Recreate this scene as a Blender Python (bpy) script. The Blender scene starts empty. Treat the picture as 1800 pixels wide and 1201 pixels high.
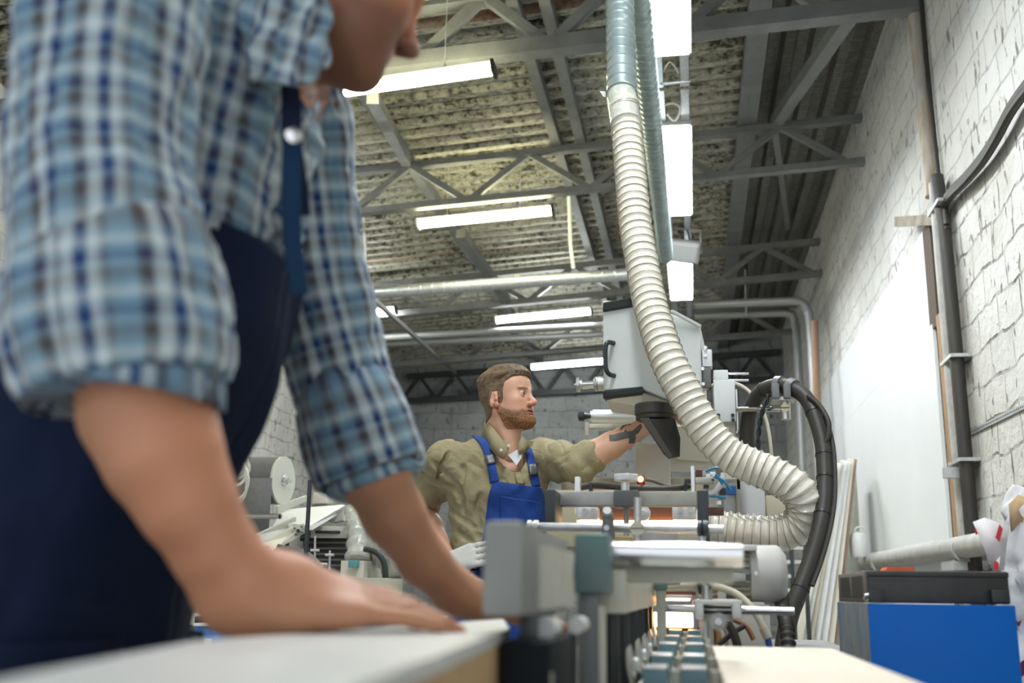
import bpy, bmesh, math, random
import numpy as np
from mathutils import Vector, Matrix, noise
random.seed(7)
PI = math.pi
SC = bpy.context.scene
COL = SC.collection

# ------------------------------------------------------------------ camera
FPX = 1878.0
CAMZ = 1.0
_y = Vector((322, -445, -FPX)).normalized()
_z = Vector((100, 8000, -FPX)).normalized()
_z = (_z - _y * _z.dot(_y)).normalized()
_x = _y.cross(_z)
# rows: world axes expressed in camera space -> world = R * cam
R3 = Matrix((_x, _y, _z))
cam_d = bpy.data.cameras.new('camera')
cam = bpy.data.objects.new('camera', cam_d)
COL.objects.link(cam)
cam_d.sensor_width = 36.0
cam_d.sensor_fit = 'HORIZONTAL'
cam_d.lens = 36.0 * FPX / 1800.0
cam_d.clip_start = 0.02
cam_d.clip_end = 200
cam.matrix_world = Matrix.Translation((0, 0, CAMZ)) @ R3.to_4x4()
cam_d.dof.use_dof = True
cam_d.dof.focus_distance = 3.75
cam_d.dof.aperture_fstop = 3.6
SC.camera = cam
vs = SC.view_settings
vs.view_transform = 'Standard'
vs.look = 'None'
vs.gamma = 1.0
vs.use_curve_mapping = False
vs.exposure = 2.25
SC.cycles.use_denoising = True
SC.cycles.max_bounces = 6
SC.cycles.diffuse_bounces = 3
SC.cycles.glossy_bounces = 3
SC.cycles.transmission_bounces = 6
SC.cycles.transparent_max_bounces = 8
SC.cycles.sample_clamp_indirect = 6.0
SC.cycles.caustics_reflective = False
SC.cycles.caustics_refractive = False

world = bpy.data.worlds.new('world')
SC.world = world
world.use_nodes = True
wb = world.node_tree.nodes['Background']
wb.inputs[0].default_value = (0.90, 0.95, 1.0, 1)
wb.inputs[1].default_value = 0.27

C0 = Vector((0, 0, CAMZ))
def ray(px, py):
    return (R3 @ Vector((px - 900.0, 600.5 - py, -FPX))).normalized()
def P(px, py, Y):
    d = ray(px, py)
    return C0 + d * (Y / d.y)
def G(px, py, z):
    d = ray(px, py)
    return C0 + d * ((z - CAMZ) / d.z)
def WX(px, py, X):
    d = ray(px, py)
    return C0 + d * (X / d.x)
def S(n, Y):
    """n pixels at hall depth Y, in metres"""
    return n * Y / 1910.0

# ------------------------------------------------------------------ materials
def mat(name, col, rough=0.6, metal=0.0, col2=None, nscale=8.0, ndetail=4.0, bump=0.0, bscale=40.0,
        contrast=0.5, emit=None, estr=0.0, spec=0.5, trans=0.0, alpha=1.0, coat=0.0, sheen=0.0, stretch=None):
    m = bpy.data.materials.new(name)
    m.use_nodes = True
    nt = m.node_tree
    b = nt.nodes['Principled BSDF']
    b.inputs['Base Color'].default_value = (*col, 1)
    b.inputs['Roughness'].default_value = rough
    b.inputs['Metallic'].default_value = metal
    b.inputs['Specular IOR Level'].default_value = spec
    b.inputs['Coat Weight'].default_value = coat
    if sheen: b.inputs['Sheen Weight'].default_value = sheen
    if trans: b.inputs['Transmission Weight'].default_value = trans
    if alpha < 1: b.inputs['Alpha'].default_value = alpha
    tc = nt.nodes.new('ShaderNodeTexCoord')
    src = tc.outputs['Object']
    if stretch:
        mp = nt.nodes.new('ShaderNodeMapping')
        mp.inputs['Scale'].default_value = stretch
        nt.links.new(src, mp.inputs['Vector'])
        src = mp.outputs['Vector']
    if col2 is not None:
        n = nt.nodes.new('ShaderNodeTexNoise')
        n.inputs['Scale'].default_value = nscale
        n.inputs['Detail'].default_value = ndetail
        n.inputs['Roughness'].default_value = 0.65
        nt.links.new(src, n.inputs['Vector'])
        r = nt.nodes.new('ShaderNodeValToRGB')
        w = 0.25 * (1 - contrast) + 0.02
        r.color_ramp.elements[0].position = 0.5 - w
        r.color_ramp.elements[1].position = 0.5 + w
        r.color_ramp.elements[0].color = (*col, 1)
        r.color_ramp.elements[1].color = (*col2, 1)
        nt.links.new(n.outputs['Fac'], r.inputs['Fac'])
        nt.links.new(r.outputs['Color'], b.inputs['Base Color'])
    if bump:
        n2 = nt.nodes.new('ShaderNodeTexNoise')
        n2.inputs['Scale'].default_value = bscale
        n2.inputs['Detail'].default_value = 3
        nt.links.new(src, n2.inputs['Vector'])
        bp = nt.nodes.new('ShaderNodeBump')
        bp.inputs['Strength'].default_value = bump
        bp.inputs['Distance'].default_value = 0.01
        nt.links.new(n2.outputs['Fac'], bp.inputs['Height'])
        nt.links.new(bp.outputs['Normal'], b.inputs['Normal'])
    if emit is not None:
        b.inputs['Emission Color'].default_value = (*emit, 1)
        b.inputs['Emission Strength'].default_value = estr
    return m

# ------------------------------------------------------------------ mesh builder (world coordinates)
def frame_of(d):
    d = Vector(d).normalized()
    up = Vector((0, 0, 1)) if abs(d.z) < 0.95 else Vector((0, 1, 0))
    a = up.cross(d).normalized()
    return a, d.cross(a).normalized(), d

class MB:
    def __init__(s):
        s.v = []; s.f = []; s.mi = []; s.uv = None
    def add(s, vs, fs, m=0):
        o = len(s.v)
        s.v += [Vector(v) for v in vs]
        s.f += [tuple(i + o for i in f) for f in fs]
        s.mi += [m] * len(fs)
        return s
    def box(s, c, sz, rot=None, bev=0.0, m=0):
        c = Vector(c); h = Vector(sz) * 0.5
        M = rot if rot is not None else Matrix.Identity(3)
        b = min(bev, min(h) * 0.95)
        if b <= 0:
            vs = [c + M @ Vector((x * h.x, y * h.y, z * h.z)) for x in (-1, 1) for y in (-1, 1) for z in (-1, 1)]
            fs = [(0,1,3,2),(4,6,7,5),(0,4,5,1),(2,3,7,6),(0,2,6,4),(1,5,7,3)]
            return s.add(vs, fs, m)
        bm = bmesh.new()
        bmesh.ops.create_cube(bm, size=1.0)
        for v in bm.verts: v.co = Vector((v.co.x * h.x * 2, v.co.y * h.y * 2, v.co.z * h.z * 2))
        bmesh.ops.bevel(bm, geom=list(bm.edges), offset=b, segments=2, profile=0.6, affect='EDGES')
        bm.verts.index_update()
        vs = [c + M @ v.co for v in bm.verts]
        fs = [tuple(v.index for v in f.verts) for f in bm.faces]
        bm.free()
        return s.add(vs, fs, m)
    def bx(s, x0, x1, y0, y1, z0, z1, bev=0.0, m=0):
        return s.box(((x0+x1)/2, (y0+y1)/2, (z0+z1)/2), (abs(x1-x0), abs(y1-y0), abs(z1-z0)), None, bev, m)
    def cyl(s, p0, p1, r, r1=None, seg=20, m=0, cap=True):
        p0 = Vector(p0); p1 = Vector(p1); r1 = r if r1 is None else r1
        a, b, d = frame_of(p1 - p0)
        vs = []
        for p, rr in ((p0, r), (p1, r1)):
            for i in range(seg):
                t = 2 * PI * i / seg
                vs.append(p + a * math.cos(t) * rr + b * math.sin(t) * rr)
        fs = [(i, (i+1) % seg, seg + (i+1) % seg, seg + i) for i in range(seg)]
        if cap:
            fs.append(tuple(range(seg))[::-1]); fs.append(tuple(range(seg, 2*seg)))
        return s.add(vs, fs, m)
    def lathe(s, p0, ax, prof, seg=28, m=0):
        """prof: list of (distance along axis, radius)"""
        p0 = Vector(p0); a, b, d = frame_of(ax)
        vs = []
        for (h, r) in prof:
            for i in range(seg):
                t = 2 * PI * i / seg
                vs.append(p0 + d * h + a * math.cos(t) * r + b * math.sin(t) * r)
        fs = []
        for k in range(len(prof) - 1):
            for i in range(seg):
                fs.append((k*seg+i, k*seg+(i+1) % seg, (k+1)*seg+(i+1) % seg, (k+1)*seg+i))
        fs.append(tuple(range(seg))[::-1]); n = (len(prof)-1)*seg
        fs.append(tuple(range(n, n+seg)))
        return s.add(vs, fs, m)
    def tube(s, pts, r, seg=10, m=0, flat=1.0):
        """swept tube with parallel transport; r number or list"""
        pts = [Vector(p) for p in pts]
        n = len(pts)
        rs = r if isinstance(r, (list, tuple)) else [r] * n
        T = [(pts[min(i+1, n-1)] - pts[max(i-1, 0)]).normalized() for i in range(n)]
        a, b, _ = frame_of(T[0])
        vs = []
        for i in range(n):
            a = (a - T[i] * a.dot(T[i])).normalized(); b = T[i].cross(a)
            for k in range(seg):
                t = 2 * PI * k / seg
                vs.append(pts[i] + a * math.cos(t) * rs[i] + b * math.sin(t) * rs[i] * flat)
        fs = []
        for i in range(n-1):
            for k in range(seg):
                fs.append((i*seg+k, i*seg+(k+1) % seg, (i+1)*seg+(k+1) % seg, (i+1)*seg+k))
        fs.append(tuple(range(seg))[::-1]); fs.append(tuple(range((n-1)*seg, n*seg)))
        return s.add(vs, fs, m)
    def bar(s, p0, p1, w, h, m=0, up=(0,0,1), bev=0.0):
        p0 = Vector(p0); p1 = Vector(p1); d = (p1 - p0); L = d.length; d.normalize()
        up = Vector(up); a = up.cross(d)
        if a.length < 1e-4: a = Vector((1, 0, 0)).cross(d)
        a.normalize(); b = d.cross(a)
        M = Matrix((a, b, d)).transposed()
        return s.box((p0+p1)/2, (w, h, L), M, bev, m)
    def prism(s, poly, ext, m=0):
        """poly: list of 3D points (planar), extruded by vector ext"""
        poly = [Vector(p) for p in poly]; e = Vector(ext); n = len(poly)
        vs = poly + [p + e for p in poly]
        fs = [tuple(range(n))[::-1], tuple(range(n, 2*n))] + [(i, (i+1) % n, n+(i+1) % n, n+i) for i in range(n)]
        return s.add(vs, fs, m)
    def ball(s, c, r, seg=16, rings=10, m=0, sc=(1,1,1), rot=None):
        c = Vector(c); M = rot if rot is not None else Matrix.Identity(3)
        vs = [c + M @ Vector((0, 0, r*sc[2]))]
        for i in range(1, rings):
            ph = PI * i / rings
            for k in range(seg):
                t = 2*PI*k/seg
                vs.append(c + M @ Vector((r*sc[0]*math.sin(ph)*math.cos(t), r*sc[1]*math.sin(ph)*math.sin(t), r*sc[2]*math.cos(ph))))
        vs.append(c + M @ Vector((0, 0, -r*sc[2])))
        fs = [(0, 1+k, 1+(k+1) % seg) for k in range(seg)]
        for i in range(rings-2):
            for k in range(seg):
                a = 1+i*seg; b = a+seg
                fs.append((a+k, b+k, b+(k+1) % seg, a+(k+1) % seg))
        a = 1+(rings-2)*seg; e = len(vs)-1
        fs += [(a+k, e, a+(k+1) % seg) for k in range(seg)]
        return s.add(vs, fs, m)

def fix_normals(me):
    bm = bmesh.new(); bm.from_mesh(me)
    bmesh.ops.recalc_face_normals(bm, faces=bm.faces)
    bm.to_mesh(me); bm.free()

def build(name, mb, material, parent=None, smooth=True, label=None, cat=None, group=None, kind=None, origin=None, sharp=35):
    me = bpy.data.meshes.new(name)
    vs = mb.v
    if parent is not None:
        o0 = parent.matrix_world.translation.copy() if False else Vector(parent.get('_o', (0, 0, 0)))
    elif origin is not None:
        o0 = Vector(origin)
    else:
        xs = [v.x for v in vs]; ys = [v.y for v in vs]; zs = [v.z for v in vs]
        o0 = Vector(((min(xs)+max(xs))/2, (min(ys)+max(ys))/2, min(zs)))
    me.from_pydata([tuple(v - o0) for v in vs], [], mb.f)
    mats = material if isinstance(material, (list, tuple)) else [material]
    for m in mats: me.materials.append(m)
    if len(mats) > 1: me.polygons.foreach_set('material_index', mb.mi)
    if mb.uv is not None:
        ul = me.uv_layers.new(name='UVMap')
        li = np.zeros(len(me.loops), dtype=np.int32); me.loops.foreach_get('vertex_index', li)
        uva = np.array(mb.uv, dtype=np.float32)[li]
        ul.data.foreach_set('uv', uva.ravel())
    if mb.uv is None or True: fix_normals(me)
    if smooth:
        me.polygons.foreach_set('use_smooth', [True]*len(me.polygons))
        try: me.set_sharp_from_angle(angle=math.radians(sharp))
        except Exception: pass
    ob = bpy.data.objects.new(name, me); COL.objects.link(ob)
    if parent is not None:
        ob.parent = parent; ob['_o'] = tuple(o0)
    else:
        ob.location = o0; ob['_o'] = tuple(o0)
    tag(ob, label, cat, group, kind)
    return ob

def tag(o, label=None, cat=None, group=None, kind=None):
    if label: o['label'] = label
    if cat: o['category'] = cat
    if group: o['group'] = group
    if kind: o['kind'] = kind
    return o

def thing(name, loc, label, cat, group=None, kind=None):
    o = bpy.data.objects.new(name, None); COL.objects.link(o)
    o.location = loc; o['_o'] = tuple(loc); o.empty_display_size = 0.1
    return tag(o, label, cat, group, kind)

def copy_tree(o, parent=None, kids=None):
    c = o.copy(); COL.objects.link(c); c.parent = parent
    for ch in [x for x in bpy.data.objects if x.parent == o and x is not c]:
        copy_tree(ch, c)
    return c

def catmull(pts, n=8):
    """pts: list of tuples (any dimension)"""
    A = np.array(pts, dtype=float); out = []
    m = len(A)
    for i in range(m-1):
        p0 = A[max(i-1, 0)]; p1 = A[i]; p2 = A[i+1]; p3 = A[min(i+2, m-1)]
        for k in range(n):
            t = k / n
            out.append(0.5*((2*p1)+(-p0+p2)*t+(2*p0-5*p1+4*p2-p3)*t*t+(-p0+3*p1-3*p2+p3)*t**3))
    out.append(A[-1])
    return out
def smooth_path(pts, n=8):
    return [Vector(p) for p in catmull([tuple(p) for p in pts], n)]
# ------------------------------------------------------------------ organic surfaces: smooth-blended solids meshed on a grid
class Field:
    def __init__(s, lo, hi, h):
        s.lo = np.array(lo, dtype=np.float32); s.h = h
        s.n = np.maximum(2, np.ceil((np.array(hi) - np.array(lo)) / h).astype(int) + 1)
        s.d = np.full(tuple(s.n), 0.06, dtype=np.float32)
        s.ax = [s.lo[i] + h * np.arange(s.n[i], dtype=np.float32) for i in range(3)]
    def win(s, lo, hi, pad):
        sl = []
        for i in range(3):
            a = int(max(0, math.floor((lo[i] - pad - s.lo[i]) / s.h))); b = int(min(s.n[i], math.ceil((hi[i] + pad - s.lo[i]) / s.h) + 1))
            if b <= a: return None
            sl.append(slice(a, b))
        return tuple(sl)
    def pts(s, w):
        return np.meshgrid(s.ax[0][w[0]], s.ax[1][w[1]], s.ax[2][w[2]], indexing='ij', sparse=True)
    def merge(s, w, d, k, op='add'):
        o = s.d[w]
        if op == 'add':
            if k > 0:
                hh = np.maximum(k - np.abs(o - d), 0) / k
                s.d[w] = np.minimum(o, d) - hh * hh * k * 0.25
            else: s.d[w] = np.minimum(o, d)
        elif op == 'sub':
            if k > 0:
                hh = np.maximum(k - np.abs(o + d), 0) / k
                s.d[w] = np.maximum(o, -d) + hh * hh * k * 0.25
            else: s.d[w] = np.maximum(o, -d)
        elif op == 'and': s.d[w] = np.maximum(o, d)
    def cap(s, a, b, ra, rb=None, k=0.02, op='add'):
        """tapered capsule"""
        a = np.array(a, dtype=np.float32); b = np.array(b, dtype=np.float32); rb = ra if rb is None else rb
        R = max(ra, rb); w = s.win(np.minimum(a, b) - R, np.maximum(a, b) + R, 0.05)
        if w is None: return s
        X, Y, Z = s.pts(w); ab = b - a; L2 = float(ab @ ab) + 1e-9
        t = np.clip(((X-a[0])*ab[0] + (Y-a[1])*ab[1] + (Z-a[2])*ab[2]) / L2, 0, 1)
        d = np.sqrt((X-a[0]-t*ab[0])**2 + (Y-a[1]-t*ab[1])**2 + (Z-a[2]-t*ab[2])**2) - (ra + (rb-ra)*t)
        s.merge(w, d, k, op); return s
    def chain(s, pts, rs, k=0.02):
        for i in range(len(pts)-1): s.cap(pts[i], pts[i+1], rs[i], rs[i+1], k)
        return s
    def ell(s, c, r, M=None, k=0.02, op='add'):
        """ellipsoid; M: 3x3 with columns = its axes"""
        c = np.array(c, dtype=np.float32); r = np.array(r, dtype=np.float32); R = float(max(r))
        w = s.win(c - R, c + R, 0.05)
        if w is None: return s
        X, Y, Z = s.pts(w); X = X-c[0]; Y = Y-c[1]; Z = Z-c[2]
        if M is not None:
            A = np.array(M, dtype=np.float32)
            X, Y, Z = (A[0,0]*X+A[1,0]*Y+A[2,0]*Z, A[0,1]*X+A[1,1]*Y+A[2,1]*Z, A[0,2]*X+A[1,2]*Y+A[2,2]*Z)
        k0 = np.sqrt((X/r[0])**2 + (Y/r[1])**2 + (Z/r[2])**2)
        k1 = np.sqrt((X/r[0]**2)**2 + (Y/r[1]**2)**2 + (Z/r[2]**2)**2) + 1e-9
        d = k0*(k0-1)/k1
        s.merge(w, d, k, op); return s
    def mesh(s):
        """naive surface nets -> verts, quads"""
        D = s.d; I = D < 0
        nx, ny, nz = D.shape
        c = np.zeros((nx-1, ny-1, nz-1), dtype=np.int8)
        for dx in (0,1):
            for dy in (0,1):
                for dz in (0,1): c += I[dx:nx-1+dx, dy:ny-1+dy, dz:nz-1+dz]
        act = (c > 0) & (c < 8)
        idx = np.argwhere(act)
        vid = np.full(act.shape, -1, dtype=np.int64); vid[act] = np.arange(len(idx))
        acc = np.zeros((len(idx), 3)); cnt = np.zeros(len(idx))
        corners = [(x, y, z) for x in (0,1) for y in (0,1) for z in (0,1)]
        vals = {cc: D[idx[:,0]+cc[0], idx[:,1]+cc[1], idx[:,2]+cc[2]].astype(float) for cc in corners}
        for a in corners:
            for ax in range(3):
                if a[ax] == 0:
                    b = list(a); b[ax] = 1; b = tuple(b)
                    va = vals[a]; vb = vals[b]; m = (va < 0) != (vb < 0)
                    t = np.where(m, va/(va-vb+1e-12), 0)
                    p = np.tile(np.array(a, float), (len(idx), 1)); p[:, ax] = t
                    acc[m] += p[m]; cnt[m] += 1
        V = (idx + acc/np.maximum(cnt, 1)[:, None]) * s.h + s.lo
        F = []
        for ax in range(3):
            sl0 = [slice(None)]*3; sl1 = [slice(None)]*3
            sl0[ax] = slice(0, -1); sl1[ax] = slice(1, None)
            A = I[tuple(sl0)]; B = I[tuple(sl1)]
            e = np.argwhere(A != B)
            o1, o2 = [(1,2),(2,0),(0,1)][ax]
            ok = (e[:,o1] > 0) & (e[:,o2] > 0) & (e[:,o1] < D.shape[o1]-1) & (e[:,o2] < D.shape[o2]-1); e = e[ok]
            def g(d1, d2):
                q = e.copy(); q[:,o1] -= d1; q[:,o2] -= d2
                return vid[q[:,0], q[:,1], q[:,2]]
            q = np.stack([g(1,1), g(0,1), g(0,0), g(1,0)], 1)
            fl = A[e[:,0], e[:,1], e[:,2]]
            q[~fl] = q[~fl][:, ::-1]
            F.append(q)
        F = np.concatenate(F); F = F[(F >= 0).all(1)]
        return V, F
    def at(s, Pn):
        """trilinear sample"""
        q = (np.asarray(Pn) - s.lo) / s.h
        q = np.clip(q, 0, np.array(s.n) - 1.001); i = q.astype(int); f = q - i; r = 0
        for dx in (0,1):
            for dy in (0,1):
                for dz in (0,1):
                    wgt = (f[:,0] if dx else 1-f[:,0])*(f[:,1] if dy else 1-f[:,1])*(f[:,2] if dz else 1-f[:,2])
                    r = r + wgt*s.d[i[:,0]+dx, i[:,1]+dy, i[:,2]+dz]
        return r

def relax(V, F, it=2, lam=0.5):
    n = len(V)
    e = np.concatenate([F[:, [0,1]], F[:, [1,2]], F[:, [2,3]], F[:, [3,0]]])
    for _ in range(it):
        acc = np.zeros_like(V); c = np.zeros(n)
        for a, b in ((0,1),(1,0)):
            for k in range(3): acc[:, k] += np.bincount(e[:, a], weights=V[e[:, b], k], minlength=n)
            c += np.bincount(e[:, a], minlength=n)
        V = V*(1-lam) + lam*acc/np.maximum(c, 1)[:, None]
    return V
def vnormals(V, F):
    n = np.cross(V[F[:,2]]-V[F[:,0]], V[F[:,3]]-V[F[:,1]]); N = np.zeros_like(V)
    for j in range(4):
        for k in range(3): N[:, k] += np.bincount(F[:, j], weights=n[:, k], minlength=len(V))
    return N/(np.linalg.norm(N, axis=1)[:, None]+1e-12)
def fnoise(V, scale, seed=0.0, oct=2):
    return np.array([noise.fractal(Vector((v[0]*scale[0]+seed, v[1]*scale[1]+seed*1.7, v[2]*scale[2]-seed)), 1.0, 2.0, oct) for v in V])
def build_np(name, V, F, material, parent=None, col=None, uv=None, **kw):
    """mesh from numpy arrays; col: per-vertex colours (n,3)"""
    me = bpy.data.meshes.new(name)
    o0 = np.array(parent['_o']) if parent is not None else np.array([(V[:,0].min()+V[:,0].max())/2, (V[:,1].min()+V[:,1].max())/2, V[:,2].min()])
    Vl = V - o0
    me.vertices.add(len(Vl)); me.vertices.foreach_set('co', Vl.astype(np.float32).ravel())
    me.loops.add(F.size); me.loops.foreach_set('vertex_index', F.astype(np.int32).ravel())
    me.polygons.add(len(F)); me.polygons.foreach_set('loop_start', np.arange(0, F.size, F.shape[1], dtype=np.int32))
    try: me.polygons.foreach_set('loop_total', np.full(len(F), F.shape[1], dtype=np.int32))
    except Exception: pass
    me.update(calc_edges=True)
    me.polygons.foreach_set('use_smooth', [True]*len(F))
    me.materials.append(material)
    if col is not None:
        ca = me.color_attributes.new(name='Col', type='FLOAT_COLOR', domain='POINT')
        ca.data.foreach_set('color', np.concatenate([col, np.ones((len(col), 1))], 1).astype(np.float32).ravel())
    if uv is not None:
        ul = me.uv_layers.new(name='UVMap'); ul.data.foreach_set('uv', uv[F.ravel()].astype(np.float32).ravel())
    ob = bpy.data.objects.new(name, me); COL.objects.link(ob)
    ob['_o'] = tuple(float(x) for x in o0)
    if parent is not None: ob.parent = parent
    else: ob.location = o0
    tag(ob, kw.get('label'), kw.get('cat'), kw.get('group'), kw.get('kind'))
    return ob

def vcol_mat(name, rough=0.55, sss=0.0, bump=0.0, bscale=60, spec=0.4):
    m = bpy.data.materials.new(name); m.use_nodes = True
    nt = m.node_tree; b = nt.nodes['Principled BSDF']
    a = nt.nodes.new('ShaderNodeVertexColor'); a.layer_name = 'Col'
    tc = nt.nodes.new('ShaderNodeTexCoord')
    n = nt.nodes.new('ShaderNodeTexNoise'); n.inputs['Scale'].default_value = 22; n.inputs['Detail'].default_value = 4
    nt.links.new(tc.outputs['Object'], n.inputs['Vector'])
    mr = nt.nodes.new('ShaderNodeMapRange'); mr.inputs[3].default_value = 0.88; mr.inputs[4].default_value = 1.1
    nt.links.new(n.outputs['Fac'], mr.inputs[0])
    mx = nt.nodes.new('ShaderNodeMixRGB'); mx.blend_type = 'MULTIPLY'; mx.inputs['Fac'].default_value = 1
    nt.links.new(a.outputs['Color'], mx.inputs['Color1']); nt.links.new(mr.outputs[0], mx.inputs['Color2'])
    nt.links.new(mx.outputs[0], b.inputs['Base Color'])
    b.inputs['Roughness'].default_value = rough; b.inputs['Specular IOR Level'].default_value = spec
    if sss:
        b.inputs['Subsurface Weight'].default_value = sss; b.inputs['Subsurface Radius'].default_value = (0.02, 0.008, 0.004)
        b.inputs['Subsurface Scale'].default_value = 0.5
    if bump:
        n2 = nt.nodes.new('ShaderNodeTexNoise'); n2.inputs['Scale'].default_value = bscale; n2.inputs['Detail'].default_value = 3
        nt.links.new(tc.outputs['Object'], n2.inputs['Vector'])
        bp = nt.nodes.new('ShaderNodeBump'); bp.inputs['Strength'].default_value = bump; bp.inputs['Distance'].default_value = 0.003
        nt.links.new(n2.outputs['Fac'], bp.inputs['Height']); nt.links.new(bp.outputs[0], b.inputs['Normal'])
    return m

def axes(fwd, up=(0,0,1)):
    """columns: right, forward, up"""
    f = Vector(fwd).normalized(); u = Vector(up); r = f.cross(u).normalized(); u = r.cross(f).normalized()
    return Matrix((r, f, u)).transposed()

def head_sdf(F_, c, M, s=1.0, beard=0.0):
    """c: head centre (midway between the ears, at eye height); M columns right, fwd, up. Full head 0.235*s tall."""
    def L(x, y, z): return Vector(c) + M @ (Vector((x, y, z))*s)
    E = lambda p, r, k, op='add', A=None: F_.ell(L(*p), [q*s for q in r], (M if A is None else M @ A), k*s, op)
    Cp = lambda a, b, ra, rb, k: F_.cap(L(*a), L(*b), ra*s, rb*s, k*s)
    E((0, -0.012, 0.032), (0.074, 0.094, 0.083), 0.0)         # cranium
    E((0, 0.050, 0.040), (0.060, 0.040, 0.052), 0.04)          # forehead
    E((0, 0.042, -0.020), (0.060, 0.046, 0.058), 0.03)         # mid face
    for sx in (-1, 1):
        Cp((sx*0.058, -0.008, -0.048), (sx*0.020, 0.068, -0.096), 0.014, 0.014, 0.035)   # jaw line
        E((sx*0.040, 0.058, -0.022), (0.022, 0.024, 0.018), 0.025)    # cheekbone
        E((sx*0.036, 0.045, -0.055), (0.026, 0.032, 0.032), 0.03)    # cheek
    E((0, 0.048, -0.068), (0.040, 0.042, 0.040), 0.03)         # mouth mound
    E((0, 0.080, -0.098), (0.021, 0.017, 0.016), 0.022)        # chin
    E((0, 0.030, -0.090), (0.040, 0.045, 0.020), 0.03)         # under jaw
    Cp((-0.034, 0.078, 0.017), (-0.008, 0.088, 0.013), 0.008, 0.009, 0.012)  # brow
    Cp((0.034, 0.078, 0.017), (0.008, 0.088, 0.013), 0.008, 0.009, 0.012)
    for sx in (-1, 1): E((sx*0.031, 0.094, -0.001), (0.018, 0.017, 0.0125), 0.014, 'sub')  # sockets
    Cp((0, 0.086, 0.006), (0, 0.112, -0.032), 0.0075, 0.0100, 0.014)   # nose bridge
    E((0, 0.113, -0.035), (0.0105, 0.0095, 0.009), 0.008)      # nose tip
    for sx in (-1, 1): E((sx*0.0125, 0.101, -0.037), (0.0085, 0.0105, 0.0080), 0.006)
    Cp((-0.018, 0.088, -0.0605), (0.018, 0.088, -0.0605), 0.0048, 0.0048, 0.006)
    Cp((-0.007, 0.0935, -0.0600), (0.007, 0.0935, -0.0600), 0.0055, 0.0055, 0.005)    # upper lip
    Cp((-0.013, 0.0890, -0.0710), (0.013, 0.0890, -0.0710), 0.0065, 0.0065, 0.005)    # lower lip
    E((0, 0.0990, -0.0658), (0.024, 0.012, 0.0017), 0.002, 'sub')
    E((0, 0.094, -0.083), (0.018, 0.007, 0.005), 0.006, 'sub')
    for sx in (-1, 1):                                         # ears
        A = Matrix.Rotation(sx*0.30, 3, 'Z') @ Matrix.Rotation(-0.15, 3, 'X')
        E((sx*0.079, -0.012, -0.010), (0.0075, 0.0185, 0.031), 0.006, 'add', A)
        E((sx*0.076, -0.002, -0.034), (0.007, 0.010, 0.010), 0.006)
        E((sx*0.0865, -0.009, -0.006), (0.006, 0.010, 0.018), 0.004, 'sub', A)
        E((sx*0.080, 0.0, -0.012), (0.006, 0.005, 0.006), 0.003)
    return L

def hand_sdf(F_, w, palm_dir, back_n, side, s=1.0, curl=(0.25,0.3,0.3,0.35), spread=0.06, thumb=(0.7, -0.1), k=0.006, drop=0.0, bend2=0.4):
    """w wrist point; palm_dir towards the fingers; back_n normal of the back of the hand; side=+1 if the thumb lies on +cross(palm_dir, back_n)"""
    d = Vector(palm_dir).normalized(); n = Vector(back_n); n = (n - d*n.dot(d)).normalized(); t = d.cross(n)*side
    w = Vector(w)
    def Q(a, b, c): return w + (d*a + t*b + n*c)*s
    # palm
    for b in (-0.030, -0.010, 0.010, 0.028):
        F_.cap(Q(0.010, b*0.55, 0), Q(0.088 - abs(b)*0.25, b, 0.002), 0.0155*s, 0.0115*s, 0.018)
    F_.cap(Q(0.012, 0.018, -0.008), Q(0.050, 0.034, -0.010), 0.017*s, 0.014*s, 0.018)
    lens = [(0.044,0.026,0.020), (0.048,0.030,0.021), (0.044,0.028,0.020), (0.034,0.021,0.018)]
    tips = []
    for i, (b, Ls) in enumerate(zip((0.030, 0.0105, -0.010, -0.029), lens)):
        a0 = spread*(1.5-i)
        fd = (d*math.cos(a0) + t*math.sin(a0)).normalized()
        p = Q(0.086 - (0.004 if i in (0,2) else 0.012 if i == 3 else 0), b, 0.003)
        ang = curl[i]*0.6; rr = [0.0098, 0.0090, 0.0082, 0.0068] if i < 3 else [0.0086, 0.0078, 0.0070, 0.0060]
        pts = [p]
        for j, L in enumerate(Ls):
            dirj = fd*math.cos(ang) - n*math.sin(ang)
            pts.append(pts[-1] + dirj*L*s); ang += curl[i]*(1.0 if j == 0 else 0.7)
        for j in range(3): F_.cap(pts[j], pts[j+1], rr[j]*s, rr[j+1]*s, k)
        tips.append(pts)
    # thumb from the side of the palm near its base
    ta, tb = thumb
    td = (d*math.cos(ta) + t*math.sin(ta) + n*tb).normalized()
    td2 = (d*math.cos(ta*0.45) + t*math.sin(ta*0.45) + n*tb).normalized()
    p0 = Q(0.028, 0.028, -0.008); p1 = p0 + td*0.036*s; p2 = p1 + td2*0.030*s; p3 = p2 + td2*0.022*s
    F_.cap(p0, p1, 0.0145*s, 0.0115*s, 0.012); F_.cap(p1, p2, 0.0108*s, 0.0098*s, k); F_.cap(p2, p3, 0.0098*s, 0.0078*s, k)
    return tips, (p0, p1, p2, p3)
# ------------------------------------------------------------------ the room
XW = 1.6            # inner face of right wall
YB = 18.6           # back wall
XL = -5.4           # left wall
ROOF_R = 5.40 # roof height at right wall
def roof_z(x): return ROOF_R + (x - XW) * 0.065

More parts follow.
